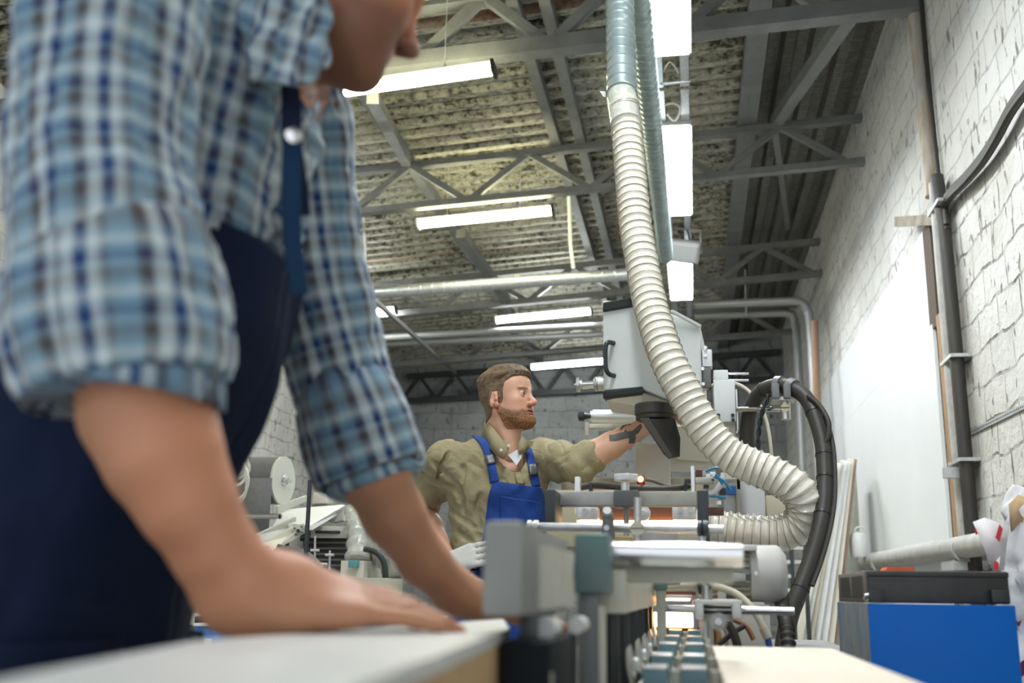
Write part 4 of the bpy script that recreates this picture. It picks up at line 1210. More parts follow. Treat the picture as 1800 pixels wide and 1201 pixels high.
m = MB(); c0 = px(880,1002,3.87)
rws = [(px(880,1003,3.87),.180,.125),(pelB,.185,.13),(pelB+Vector((0,0,-0.12)),.18,.12)]
V, F, UV, n = loft(rws, 64, 6, 0.03, (1.5,6), 4.0, ref=(1,0,0)); thick(build_np('waist', V, F, M_blueW, dungB), 0.003, 1)
for sx in (-1, 1):
    hp = pelB+Vector((sx*0.09,0,-0.03)); kn = Vector((hp.x+sx*0.03, hp.y, 0.50)); an = Vector((hp.x+sx*0.04, hp.y+0.03, 0.09))
    V, F, UV, n = loft([(hp+Vector((0,0,0.02)),.10,.11),(kn,.08,.08),((kn+an)/2,.072,.075),(an,.07,.075)], 40, 7, 0.05, (1.4,7), sx*3.0, ref=(1,0,0)); thick(build_np('trouser_leg', V, F, M_blueW, dungB), 0.003, 1)
    m = MB(); m.ball(an+Vector((sx*0.015,-0.07,-0.045)), 1, sc=(0.052,0.15,0.05)); m.bx(an.x-0.045, an.x+0.07, an.y-0.22, an.y+0.08, 0, 0.025, 0.01); build('shoe', m, M_blackplastic, manB)
# collar, tee shirt, placket buttons
cr = (hc-nb).normalized()
def collar_flap(rows, name='collar'):
    pts = [[Vector(p) for p in r] for r in rows]; n = len(pts); W = len(pts[0])
    V = np.array([tuple(p) for r in pts for p in r]); F = np.array([(i*W+k, i*W+k+1, (i+1)*W+k+1, (i+1)*W+k) for i in range(n-1) for k in range(W-1)])
    ob = build_np(name, V, F, M_khaki, shirtB); thick(ob, 0.004, 0); return ob
# near flap: from the nape round to the near point; far flap
collar_flap([[px(852,742,3.90), px(850,756,3.87), px(846,770,3.85)], [px(860,744,3.82), px(860,760,3.79), px(856,775,3.79)], [px(872,758,3.775), px(868,775,3.75), px(862,790,3.76)],
             [px(884,775,3.755), px(880,790,3.735), px(876,803,3.735)], [px(895,778,3.74), px(893,793,3.72), px(884,808,3.725)]])
collar_flap([[px(918,765,3.80), px(915,772,3.775), px(911,780,3.765)], [px(924,773,3.79), px(919,784,3.76), px(911,794,3.745)], [px(932,784,3.80), px(925,795,3.775), px(914,800,3.755)]])
M_tee = mat('white_cotton', (0.72,0.74,0.76), 0.85, bump=0.1)
m = MB(); m.prism([px(893,800,3.755), px(918,786,3.76), px(916,806,3.755), px(908,818,3.752)], (0, 0.012, 0)); build('undershirt', m, M_tee, shirtB)
M_btn = mat('shirt_button', (0.62,0.58,0.50), 0.3)
for (x, y) in ((881,792), (894,784)):
    p = px(x, y, 3.722); m = MB(); m.lathe(p, (0,-1,0.1), [(0,0.0052),(0.002,0.0056),(0.003,0.004)], 14); build('button', m, M_btn, shirtB)
drape([((902,815),(911,813)), ((905,832),(917,832)), ((908,850),(921,852))], 0.004, 'placket', M_khaki, shirtB, 0.003, 4)
# glove on the hip
M_glove = mat('white_knit_glove', (0.60,0.60,0.56), 0.9, bump=0.3, bscale=300)
gp = px(786,990,3.70)
GF = Field(np.array(gp)-0.12, np.array(gp)+np.array((0.22,0.12,0.12)), 0.0036)
GF.cap(wrR, gp, 0.036, 0.034, 0.02)
tips, th_ = hand_sdf(GF, gp, px(842,974,3.695)-px(786,990,3.70), (-0.1,-1,0.25), 1, 1.12, curl=(0.16,0.16,0.18,0.22), spread=0.03, thumb=(1.0,-0.5), k=0.003)
V, F = GF.mesh(); V = relax(V, F, 1, 0.4)
build_np('glove', V, F, M_glove, manB)
# eagle tattoo laid on the forearm
M_tat = mat('faded_black_ink', (0.055,0.060,0.062), 0.6, col2=(0.12,0.12,0.11), nscale=240, contrast=0.2)
def ink(cells, name='tattoo'):
    Vs = []; Fs = []
    for poly in cells:
        o = len(Vs); ok = True; tmp = []
        for x, y in poly:
            h = hitS(x, y, BB, 3.5, 3.9)
            if h is None: ok = False; break
            d = (h - C0).normalized(); tmp.append(h - d*0.0016)
        if ok: Vs += tmp; Fs.append(tuple(range(o, o+len(tmp))))
    m = MB(); m.add(Vs, Fs); return build(name, m, M_tat, body)
def T(zx, zy): return (980+zx/5.46, 680+zy/5.46)
def strip(top, bot, n=10):
    a = catmull([T(*p) for p in top], n); b = catmull([T(*p) for p in bot], n); c = []
    for i in range(len(a)-1):
        for k in range(3):
            f = lambda p, q, t: (p[0]*(1-t)+q[0]*t, p[1]*(1-t)+q[1]*t)
            c.append([f(a[i],b[i],k/3), f(a[i+1],b[i+1],k/3), f(a[i+1],b[i+1],(k+1)/3), f(a[i],b[i],(k+1)/3)])
    return c
ink(strip([(492,462),(545,458),(600,440),(660,430),(720,420),(765,380),(800,352)], [(498,520),(560,520),(610,508),(660,498),(720,482),(780,440),(815,385)], 6)
    + strip([(648,405),(662,418),(690,450)], [(640,440),(655,470),(700,470)], 4)
    + strip([(672,470),(686,500),(682,545)], [(745,470),(752,495),(735,545)], 4)
    + strip([(598,415),(612,385),(640,362),(680,352),(702,360)], [(606,420),(625,400),(648,378),(680,368),(700,372)], 5))
# ------------------------------------------------------------------ extraction hose, spiral ducts
M_duct = mat('spiral_duct_steel', (0.30,0.37,0.37), 0.38, 0.55, col2=(0.38,0.46,0.46), nscale=6)
M_hose = mat('cream_flex_hose', (0.70,0.67,0.56), 0.28, col2=(0.77,0.75,0.66), nscale=14, bump=0.25, bscale=35, coat=0.3)
M_hrib = mat('hose_wire_rib', (0.30,0.26,0.19), 0.45)
M_film = mat('clear_wrap', (0.62,0.64,0.58), 0.15, bump=0.9, bscale=45, coat=0.6, alpha=0.75)
def spiral(path, r, seams, name, parent, material=None, lip=0.006, seg=36):
    """tube with raised seams every `seams` metres"""
    pts = []; rs = []; acc = 0; path = [Vector(p) for p in path]
    for i in range(len(path)-1):
        a, b = path[i], path[i+1]; L = (b-a).length; n = max(1, int(L/0.004))
        for k in range(n):
            s_ = acc + L*k/n; ph = (s_ % seams)/seams
            pts.append(a.lerp(b, k/n)); rs.append(r + (lip if ph < 0.07 else 0))
        acc += L
    m = MB(); m.tube(pts, rs, seg); return build(name, m, material or M_duct, parent, True, sharp=60)
# hose path (pixel x, y, depth)
HSC = 1.0
HP = [(x_, y_, Y_, .06) for x_, y_, Y_ in ((1095,180,3.85),(1102,230,3.82),(1110,320,3.75),(1118,400,3.68),(1126,445,3.64),(1137,506,3.58),(1149,557,3.52),(1174,632,3.45),(1198,681,3.43),(1225,731,3.42),(1245,761,3.42),
      (1279,797,3.42),(1318,818,3.42),(1362,836,3.41),(1400,861,3.40),(1416,893,3.41),(1405,922,3.43),(1370,937,3.45),(1321,937,3.46),(1257,928,3.47),(1210,925,3.48))]
hp = catmull([tuple(P(x, y, Y)) + (r,) for x, y, Y, r in HP], 60)
t = thing('extraction_hose', P(1096,180,3.85), 'ribbed cream extraction hose sweeping down from the steel duct and curling back left', 'hose', None)
pts = [Vector(h[:3]) for h in hp]
# resample by arc length
cum = [0]
for i in range(1, len(pts)): cum.append(cum[-1] + (pts[i]-pts[i-1]).length)
tot = cum[-1]
def at_len(s_):
    i = max(1, min(len(pts)-1, int(np.searchsorted(cum, s_)))); f = (s_-cum[i-1])/max(cum[i]-cum[i-1], 1e-9)
    return pts[i-1].lerp(pts[i], f), (pts[i]-pts[i-1]).normalized()
ringS = [0.0]
while ringS[-1] < tot-0.03:      # coils crowd together towards the lower curl
    u_ = ringS[-1]/tot; ringS.append(ringS[-1] + 0.034 - 0.0085*min(1, max(0, (u_-0.35)/0.35)))
ring = []; rr = []; M_ = 8
for i in range(len(ringS)-1):
    for k in range(M_):
        ph = k/M_; s_ = ringS[i] + (ringS[i+1]-ringS[i])*ph
        ring.append(at_len(s_)[0]); rr.append(0.0592 - 0.0062*math.sin(PI*ph)**0.8 + 0.0008*math.sin(i*2.3+k))
m = MB(); m.tube(ring, rr, 48); build('corrugated_skin', m, M_hose, t, True, sharp=80)
m = MB(); hel = []
a_, b_, _ = frame_of(at_len(0)[1])
for i in range(len(ringS)-1):
    for k in range(24):
        s_ = ringS[i] + (ringS[i+1]-ringS[i])*k/24 + 0.0012; p_, T_ = at_len(s_)
        a_ = (a_ - T_*a_.dot(T_)).normalized(); bb = T_.cross(a_)
        an = 2*PI*k/24; hel.append(ringS[i] and at_len(ringS[i]+0.0015)[0] + (a_*math.cos(an)+bb*math.sin(an))*0.0590 or p_ + (a_*math.cos(an)+bb*math.sin(an))*0.0590)
m.tube(hel, 0.0012, 5); build('wire_rib', m, M_hrib, t)
tc = thing('hose_end_wrap', P(1190,926,3.5), 'crumpled clear film joining the cream hose to the machine outlet', 'plastic wrap')
m = MB(); pth = smooth_path([P(1214,926,3.48), P(1200,926,3.49), P(1180,932,3.52), P(1150,944,3.56)], 8)
m.tube(pth, [0.058+0.005*math.sin(i*2.1) - 0.0008*i for i in range(len(pth))], 26); build('film', m, M_film, tc)
ts = thing('wrapped_joint', P(1093,170,3.87), 'clear film wound around the joint of steel duct and cream hose', 'plastic wrap')
m = MB(); pth = smooth_path([P(1091,128,3.95), P(1092,150,3.91), P(1094,180,3.86), P(1100,218,3.82)], 8)
m.tube(pth, [0.0575 + 0.0012*math.sin(i*2.2) + 0.0001*i for i in range(len(pth))], 26); build('film', m, M_film, ts)
m = MB(); m.prism([P(1054,160,3.88), P(1064,161,3.88), P(1065,171,3.88), P(1061,170,3.88)], (0,0.004,0)); build('loose_tail', m, M_film, ts)
td = thing('drop_duct', P(1090,40,4.05), 'grey-green spiral steel pipe above the cream hose', 'duct')
spiral([P(1093,166,3.875), P(1091,60,4.04), P(1088,-60,4.26), P(1086,-160,4.46)], 0.0560, 0.060, 'pipe', td)
tm = thing('main_duct', P(1140,200,7), 'long spiral steel duct running down the hall beside the panel lamps', 'duct')
d0, d1 = G(1127,40,4.0), G(1168,430,4.0)
spiral([d0.lerp(d1, f) for f in (-0.35, 0.0, 0.5, 1.0, 1.1)], 0.062, 0.075, 'pipe', tm)
th = thing('cross_duct', P(850,500,10.1), 'thin horizontal spiral duct hung across the hall on tapes', 'duct')
spiral([P(560,522,10.3), P(1110,482,10.1)], 0.062, 0.125, 'pipe', th, M_zinc, 0.004, 24)
m = MB(); m.cyl(P(905,494,10.2), P(915,493,10.2), 0.068, seg=24); build('joint_sleeve', m, M_zinc, th)
M_tape = mat('grey_tape', (0.62,0.64,0.64), 0.4)
def tape(pp, lb):
    return build('hanging_tape', (lambda m: (m.tube(smooth_path([P(*q) for q in pp], 5), 0.018, 6, flat=0.15), m)[1])(MB()), M_tape, None, True, lb, 'hanging tape', 'tapes holding up the cross duct')
tape([(638,382,10.0),(641,430,10.05),(641,470,10.1),(643,505,10.25)], 'left one of the two silvery tapes holding the horizontal duct')
tape([(999,338,10.0),(1001,380,10.05),(1003,430,10.1),(1008,472,10.1)], 'right one of the two silvery tapes holding the horizontal duct')
m = MB(); m.tube(smooth_path([P(626,424,10.1), P(634,440,10.1), P(638,462,10.1)], 5), 0.014, 6, flat=0.2)
build('tape_end', m, M_tape, None, True, 'loose strip of tape curling beside the left hanging tape', 'tape')
M_pipe = mat('old_grey_pipe', (0.30,0.31,0.31), 0.45, 0.3)
def pipe(pp, r, lb, name='conduit_pipe', mt=None, grp='pipes under the roof and down the walls', n=8, seg=12):
    m = MB(); m.tube(smooth_path([P(*q) for q in pp], n), r, seg); return build(name, m, mt or M_pipe, None, True, lb, 'pipe', grp)
pipe([(560,600,13.2),(1058,572,13.4)], 0.045, 'upper one of two long thin pipes just below the horizontal duct', n=2)
pipe([(560,610,14.6),(1058,588,14.8)], 0.045, 'lower one of two long thin pipes just below the horizontal duct', n=2)
pipe([(1222,536,12.6),(1350,531,12.4),(1400,530,12.3),(1416,540,12.3),(1424,570,12.3),(1432,700,12.2),(1442,860,12.1),(1455,1209,12.0)], 0.05, 'outer bent conduit coming down the far corner', n=8)
pipe([(1222,556,14.0),(1340,552,13.8),(1385,552,13.7),(1397,565,13.7),(1402,620,13.7),(1412,860,13.6),(1426,1190,13.5)], 0.05, 'inner bent conduit coming down the far corner', n=8)
pipe([(1432,565,11.6),(1436,700,11.5),(1444,860,11.45),(1457,1222,11.4)], 0.04, 'short rusty pipe beside the bent conduits', n=4, mt=mat('rusty_pipe', (0.23,0.14,0.09), 0.8))
m = MB(); m.cyl(P(1310,474,13.7), P(1312,556,13.7), 0.014, seg=8); build('drop_rod', m, M_galv, None, True, 'short rod hanging beside the third truss right of the lamps', 'rod')

# ------------------------------------------------------------------ pale grey machine head hanging over the line
M_cream = mat('pale_grey_enamel', (0.60,0.64,0.63), 0.35, col2=(0.65,0.69,0.68), nscale=3)
M_cream2 = mat('cream_enamel', (0.60,0.58,0.50), 0.4, col2=(0.66,0.64,0.57), nscale=3)
M_black = mat('satin_black', (0.018,0.024,0.027), 0.4)
M_rubber = mat('black_rubber', (0.030,0.027,0.022), 0.55, bump=0.1)
M_chrome = mat('polished_steel', (0.72,0.73,0.74), 0.16, 1.0)
M_sat = mat('satin_steel', (0.50,0.51,0.51), 0.35, 0.9, col2=(0.62,0.63,0.63), nscale=30)
M_alu = mat('aluminium', (0.66,0.67,0.67), 0.35, 0.7)
t = thing('extraction_box', P(1140,610,3.7), 'pale grey machine head box with black corners and a black side handle', 'machine head')
YF = 3.62
# front face outline (left face + front face)
a0 = P(1060,528,YF+0.14); a1 = P(1145,540,YF-0.06); a2 = P(1232,572,YF+0.10)
b0 = P(1060,700,YF+0.14); b1 = P(1128,682,YF-0.06)
hx = (P(1059,600,YF+0.10).x, P(1232,600,YF+0.10).x)
zt = P(1060,530,YF).z; zb = P(1060,703,YF).z
# two visible faces meet at x=1125 px; left one tall, right one sloping down at the top
xl_, xr_ = P(1059,600,YF+0.04).x, P(1232,600,YF+0.12).x
xc_ = P(1123,600,YF-0.02).x
def V3(x, y, z): return Vector((x, y, z))
yl, yc, yr = YF+0.07, YF-0.01, YF+0.12
top_l = P(1060,528,yl).z; top_c = P(1135,528,yc).z; top_r = P(1232,572,yr).z
bot_l = P(1060,700,yl).z; bot_c = P(1128,683,yc).z; bot_r = P(1232,728,yr).z
m = MB()
D = 0.34
fr = [V3(xl_, yl, bot_l), V3(xc_, yc, bot_c), V3(xr_, yr, bot_r), V3(xr_, yr, top_r), V3(xc_, yc, top_c), V3(xl_, yl, top_l)]
bk = [v + V3(0.02, D, 0) for v in fr]
bk[0] = fr[0]+V3(0.02,D-0.06,0)
m.add(fr+bk, [(0,1,4,5), (1,2,3,4), (11,10,7,6), (10,9,8,7), (5,4,10,11), (4,3,9,10), (3,2,8,9), (0,5,11,6), (1,0,6,7), (2,1,7,8)])
ob = build('housing', m, M_cream, t, True, sharp=25)
bv = ob.modifiers.new('soft_edges', 'BEVEL'); bv.width = 0.006; bv.segments = 2; bv.limit_method = 'ANGLE'
# black corner caps
def slab(p0, p1, p2, p3, thick_v, name, mt, parent, bev=0.006):
    m = MB(); m.prism([p0, p1, p2, p3], thick_v); o = build(name, m, mt, parent, True, sharp=30)
    b_ = o.modifiers.new('soft_edges', 'BEVEL'); b_.width = bev; b_.segments = 3; b_.limit_method = 'ANGLE'; return o
o_ = 0.012
slab(P(1059,531,yl-o_), P(1121,520,yc-o_), P(1121,537,yc-o_), P(1059,548,yl-o_), (0.005,0.05,0), 'top_corner_strip', M_black, t)
slab(P(1059,685,yl-o_), P(1131,678,yc-o_), P(1131,693,yc-o_), P(1059,702,yl-o_), (0.005,0.08,0), 'bottom_corner_strip', M_black, t, 0.010)
m = MB(); m.tube(smooth_path([P(1080,604,yl-0.02), P(1070,602,yl-0.05), P(1065,608,yl-0.06), P(1064,630,yl-0.06), P(1065,648,yl-0.06), P(1071,658,yl-0.05), P(1081,661,yl-0.02)], 6), 0.0085, 12)
build('handle', m, M_black, t)
m = MB(); m.bar(P(1180,547,yc+0.035), P(1231,574,yr-0.01), 0.012, 0.012, bev=0.003); build('edge_trim', m, M_alu, t)
m = MB(); m.cyl(P(1176,686,yr-0.02), P(1176,686,yr-0.035), 0.006); build('screw', m, M_sat, t)
# underside funnel lit by the work lamp
m = MB()
pr = [P(1066,704,yl), P(1128,690,yc), P(1232,725,yr), P(1232,725,yr)+V3(0,0.3,0), P(1066,704,yl)+V3(0,0.25,0)]
lo = [P(1110,716,yl+0.02), P(1130,716,yc+0.05), P(1186,718,yr-0.02), P(1186,718,yr)+V3(0,0.16,0), P(1110,716,yl)+V3(0,0.16,0)]
m.add(pr+lo, [(i, (i+1) % 5, 5+(i+1) % 5, 5+i) for i in range(5)] + [(4,3,2,1,0), (5,6,7,8,9)]); build('funnel', m, M_cream2, t, False)
# black suction nozzle
tn = thing('suction_nozzle', P(1150,760,3.55), 'black rubber suction nozzle tapering down below the machine head', 'nozzle')
cN = P(1150,728,3.56)
m = MB(); m.lathe(cN+V3(0,0,S(18,3.56)), (0.0,0,-1), [(0,0.060),(0.004,0.0645),(0.036,0.0655),(0.040,0.062),(0.052,0.062),(0.056,0.058)], 40); build('collar', m, M_rubber, tn, True, sharp=40)
m = MB()
A = [P(1125,735,3.50), P(1140,733,3.50), P(1186,736,3.52), P(1196,770,3.50), P(1195,803,3.49), P(1178,806,3.47), P(1166,796,3.47)]
B_ = [P(1140,733,3.62), P(1150,733,3.66), P(1184,735,3.66), P(1193,765,3.60), P(1192,797,3.56), P(1180,801,3.56), P(1170,790,3.56)]
A[1] = P(1140,737,3.46)
n_ = len(A); m.add(A+B_, [tuple(range(n_)), tuple(range(n_, 2*n_))[::-1]] + [(i, (i+1) % n_, n_+(i+1) % n_, n_+i) for i in range(n_)])
build('spout', m, M_rubber, tn, False)
m = MB(); m.prism([P(1125,735,3.465), P(1140,734,3.455), P(1181,800,3.44), P(1176,806,3.445), P(1166,797,3.455)], (0,0.03,0)); build('lip', m, mat('worn_rubber', (0.06,0.05,0.043), 0.6), tn, False)
# spindle on the left of the box
ts = thing('spindle', P(1030,677,3.75), 'short steel spindle with a knurled wheel sticking out left of the machine head', 'spindle')
ax = V3(1, 0.0, 0.03); p0 = P(1009,677,3.75); sc = 1/510.0
m = MB(); m.lathe(p0, ax, [(0,0.003),(0.006,0.005),(0.007,0.010),(0.010,0.026),(0.020,0.027),(0.022,0.016),(0.030,0.0155)], 30); build('knurled_wheel', m, M_sat, ts)
m = MB(); m.lathe(p0+ax*0.03, ax, [(0,0.0165),(0.022,0.0165),(0.023,0.0150),(0.041,0.015)], 30); build('shaft', m, M_chrome, ts)
m = MB(); m.lathe(p0+ax*0.071, ax, [(0,0.018),(0.004,0.024),(0.010,0.026),(0.012,0.0225),(0.016,0.026),(0.040,0.026)], 30); build('flange', m, M_sat, ts)
# right of the box: brackets, column, rods
t = thing('slide_bracket', P(1240,650,3.8), 'stack of silver and dark blocks just right of the machine head', 'bracket')
def pbox(x0, y0, x1, y1, Y, d, name, mt, parent, bev=0.003, label=None):
    p = P((x0+x1)/2, (y0+y1)/2, Y); w_ = S(abs(x1-x0), Y); h_ = S(abs(y1-y0), Y)*1.015
    m = MB(); m.box((p.x, p.y+d/2, p.z), (w_, d, h_), None, bev); return build(name, m, mt, parent, True, label)
pbox(1234, 614, 1252, 645, 3.75, 0.06, 'upper_block', M_alu, t)
pbox(1236, 645, 1250, 682, 3.74, 0.06, 'dark_block', mat('dark_grey_paint', (0.12,0.12,0.115), 0.5), t)
for (x, y) in ((1240,611),(1240,625),(1235,648),(1236,675)):
    m = MB(); m.cyl(P(x, y, 3.735), P(x, y, 3.755), S(3.2, 3.73), seg=12); build('bolt', m, M_chrome, t)
t = thing('support_column', P(1275,700,3.8), 'pale enamelled column behind the cream hose with two rods on top', 'column')
pbox(1254, 650, 1280, 668, 3.78, 0.10, 'cap_block', M_cream, t)
pbox(1255, 667, 1293, 742, 3.72, 0.14, 'cover', M_cream, t, 0.006)
pbox(1270, 740, 1294, 842, 3.76, 0.12, 'lower_body', M_cream2, t)
for (x, y) in ((1288,730),(1289,739),(1263,730)):
    m = MB(); m.cyl(P(x, y, 3.70), P(x, y, 3.73), S(3.2, 3.7), seg=12); build('bolt', m, M_black, t)
pbox(1294, 684, 1297, 756, 3.74, 0.08, 'edge_plate', M_alu, t, 0.001)
for y in (657, 668.5):
    m = MB(); m.cyl(P(1280,y,3.80), P(1316,y,3.80), S(2.3, 3.8), seg=14); build('rod', m, M_chrome, t)
t = thing('cable_clamp_arm', P(1340,720,3.6), 'horizontal steel arm with a brass screw clamp carrying the thick black cable', 'clamp arm')
m = MB(); m.cyl(P(1296,720,3.70), P(1376,719.5,3.62), S(4.6, 3.65), seg=16); build('arm', m, M_chrome, t)
m = MB(); m.lathe(P(1380,705,3.60), (0,0,-1), [(0,0.012),(0.0,0.0165),(0.062,0.0165),(0.064,0.012)], 20); build('clamp_body', m, M_sat, t)
M_brass = mat('pale_brass', (0.62,0.55,0.36), 0.35, 0.6)
m = MB(); m.cyl(P(1380,717,3.575), P(1380,717,3.60), S(7.6, 3.6), seg=22); sc_ = build('screw_head', m, M_brass, t)
m = MB(); m.box(P(1380,717,3.573), (S(15,3.6), 0.004, S(1.4,3.6))); build('slot', m, M_black, sc_)
m = MB(); m.prism([P(1359,697,3.56), P(1397,698,3.56), P(1399,702,3.56), P(1358,704,3.56)], (0,0.09,0)); build('plate', m, M_cream2, t, False)
# thick cable
t = thing('thick_black_cable', P(1400,800,3.4), 'thick black bundled cable arching over the clamp and down to the floor on the right', 'cable')
cb = smooth_path([P(*q) for q in ((1316,800,3.75),(1313,765,3.74),(1318,725,3.72),(1333,694,3.68),(1356,680,3.62),(1385,680,3.58),(1415,698,3.54),(1433,733,3.50),(1446,780,3.46),(1450,830,3.42),(1449,880,3.38),(1441,930,3.34),(1424,990,3.30),(1403,1045,3.26),(1388,1085,3.24),(1376,1150,3.2),(1372,1240,3.2))], 10)
m = MB(); m.tube(cb, 0.0255, 20); build('sheath', m, M_rubber, t)
def ringon(path, f, w_, r, name, mt, parent):
    i = int(f*(len(path)-1)); d_ = (path[min(i+1,len(path)-1)]-path[i-1]).normalized(); m = MB(); m.cyl(path[i]-d_*w_/2, path[i]+d_*w_/2, r, seg=24); return build(name, m, mt, parent)
M_clip = mat('grey_nylon', (0.16,0.17,0.175), 0.4)
for f in (0.285, 0.325): ringon(cb, f, 0.022, 0.0325, 'nylon_clip', M_clip, t)
for f in (0.22, 0.43, 0.53, 0.575, 0.66, 0.8): ringon(cb, f, 0.006, 0.0275, 'cable_tie', M_black, t)
for x in (1364, 1384):
    pbox(x-6, 674, x+6, 699, 3.53, 0.06, 'clip_leg', M_clip, t)
m = MB(); m.tube([c + V3(0.028,-0.012,0.0) for c in cb[70:128]], 0.008, 8); build('thin_cable', m, M_rubber, t)
m = MB(); m.tube(smooth_path([P(*q) for q in ((1420,695,3.5),(1440,712,3.48),(1456,740,3.45),(1456,765,3.44),(1450,778,3.44))], 6), 0.008, 8); build('loose_loop', m, M_rubber, t)
m = MB(); tw = smooth_path([P(*q) for q in ((1352,694,3.6),(1340,725,3.62),(1334,760,3.65),(1331,800,3.66))], 14)
for ph in (0, PI):
    m.tube([p_ + V3(math.cos(i*0.45+ph)*0.005, math.sin(i*0.45+ph)*0.005, 0) for i, p_ in enumerate(tw)], 0.0045, 6)
build('twisted_pair', m, M_black, t)
m = MB(); m.tube(smooth_path([P(*q) for q in ((1236,686,3.75),(1262,674,3.78),(1292,674,3.8),(1318,690,3.8),(1342,725,3.8),(1353,770,3.8),(1357,815,3.8))], 8), 0.0062, 10)
build('cream_cable', m, mat('cream_cable', (0.68,0.64,0.5), 0.45), None, True, 'thin cream cable looping behind the black cable arch', 'cable')
# ------------------------------------------------------------------ edge line behind: crossbars, heads, rods (about 2.5 to 3.5 m away)
M_greypaint = mat('grey_green_paint', (0.34,0.35,0.30), 0.45, col2=(0.42,0.43,0.37), nscale=6)
M_anthr = mat('anthracite_paint', (0.030,0.040,0.046), 0.45)
M_dull = mat('dull_zinc', (0.33,0.33,0.32), 0.45, 0.5, col2=(0.43,0.43,0.42), nscale=12)
M_brown = mat('dark_brown_housing', (0.060,0.022,0.012), 0.5, col2=(0.09,0.035,0.02), nscale=20)
M_white = mat('white_enamel', (0.66,0.67,0.66), 0.35)
M_tanp = mat('tan_enamel', (0.50,0.46,0.34), 0.45)
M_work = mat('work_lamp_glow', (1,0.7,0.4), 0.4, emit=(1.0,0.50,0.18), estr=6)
def rod(a, b, r, name, mt, parent=None, **kw):
    m = MB(); m.cyl(a, b, r, seg=kw.pop('seg', 20)); return build(name, m, mt, parent, True, kw.get('label'), kw.get('cat'), kw.get('group'))
# roller and plates behind the nozzle
t = thing('glue_roller', P(1100,732,4.15), 'horizontal satin roller with a black end knob, behind the reaching hand', 'roller')
rod(P(1042,732,4.2), P(1245,736,4.2), S(12.5,4.2), 'cylinder', M_alu, t, seg=30)
rod(P(1038,732,4.2), P(1042,732,4.2), S(10,4.2), 'end_flange', M_sat, t)
m = MB(); m.lathe(P(1016,732,4.12), (1,0.0,0), [(0,0.012),(0.004,0.019),(0.022,0.0205),(0.026,0.014),(0.05,0.008)], 22); build('knob', m, M_black, t)
pbox(1028,742,1034,766,4.25,0.04,'arm_bracket', M_tanp, t)
pbox(1034,744,1240,751,4.30,0.05,'rail', M_cream2, t)
pbox(1050,756,1225,764,4.35,0.04,'dark_rail', M_dull, t)
t = thing('machine_cover', P(1200,785,4.0), 'large cream machine cover behind the black nozzle, its lower edge catching warm light', 'machine cover')
m = MB(); m.prism([P(1150,756,4.1), P(1228,752,4.1), P(1262,806,4.1), P(1150,803,4.1)], (0,0.5,0)); build('panel', m, M_cream2, t, False)
m = MB(); m.prism([P(1190,802,4.05), P(1262,806,4.05), P(1262,812,4.05), P(1190,808,4.05)], (0,0.08,0)); build('lower_edge', m, M_cream2, t, False)
t = thing('cream_sheet', P(1148,815,3.95), 'upright cream panel below the nozzle and behind the star knob', 'panel')
pbox(1117, 779, 1178, 870, 3.95, 0.03, 'sheet', M_cream2, t)
# machine body
t = thing('edge_machine', P(1180,900,3.3), 'cream and grey body of the edge machine behind the crossbar', 'machine body')
pbox(985, 840, 1300, 862, 4.0, 0.35, 'upper_cover', M_tanp, t)
pbox(960, 862, 1180, 960, 3.5, 0.30, 'rear_cover', mat('olive_cream', (0.42,0.38,0.25), 0.5), t)
pbox(1040, 889, 1184, 913, 2.95, 0.10, 'brown_housing', M_brown, t)
pbox(1012, 914, 1230, 924, 2.95, 0.2, 'lower_tray', M_cream2, t)
pbox(1045, 940, 1240, 1010, 3.2, 0.45, 'bed', M_greypaint, t)
pbox(1110, 924, 1190, 965, 2.85, 0.12, 'guide_block', M_dull, t)
m = MB(); m.lathe(P(1131,903,2.93), (0,-1,0), [(0,0.020),(0.008,0.020),(0.009,0.012),(0.016,0.012),(0.017,0.006),(0.026,0.006)], 26); build('cutter', m, M_sat, t)
for (x0, x1) in ((1015,1051), (1182,1222)):
    b_ = pbox(x0, 892, x1, 912, 2.85, 0.06, 'bearing_block', M_white, t)
    for fx in (0.36, 0.78):
        xx = x0+(x1-x0)*fx
        m = MB(); m.lathe(P(xx, 899 if x0 < 1100 else 896, 2.845), (0,-1,0), [(0,0.0078),(0.004,0.0078),(0.004,0.0045),(0.001,0.0045)], 18); build('socket_screw', m, M_sat, b_)
pbox(1010, 838, 1020, 905, 2.9, 0.03, 'left_profile', M_alu, t)
pbox(1215, 820, 1222, 912, 2.9, 0.03, 'right_profile', M_alu, t)
pbox(1222, 839, 1256, 850, 2.9, 0.04, 'swing_arm', M_greypaint, t, 0.005)
m = MB(); m.cyl(P(1253,844,2.88), P(1253,844,2.9), S(2.5,2.9), seg=12); build('pivot', m, M_black, t)
pbox(1203, 842, 1215, 850, 2.92, 0.05, 'stop', M_black, t)
m = MB(); m.tube(smooth_path([P(*q) for q in ((1020,857,3.0),(1045,853,3.0),(1075,855,2.98),(1110,858,2.96),(1160,860,2.96),(1195,858,2.98),(1213,853,3.0))], 8), 0.0095, 12); hz = build('air_hose', m, M_rubber, t)
for x, y in ((1038,855),(1128,859),(1205,855)):
    pbox(x-3, y-7, x+3, y+12, 2.95, 0.03, 'hose_clip', M_black, hz)
m = MB(); m.tube(smooth_path([P(*q) for q in ((1135,843,3.05),(1150,846,3.05),(1175,855,3.05),(1200,860,3.0))], 8), 0.0055, 10); build('braided_hose', m, mat('braided_sleeve', (0.16,0.13,0.10), 0.7), t)
rl = pbox(1119, 836, 1133, 853, 3.0, 0.03, 'lamp_housing', mat('dark_red_plastic', (0.10,0.012,0.008), 0.4), t)
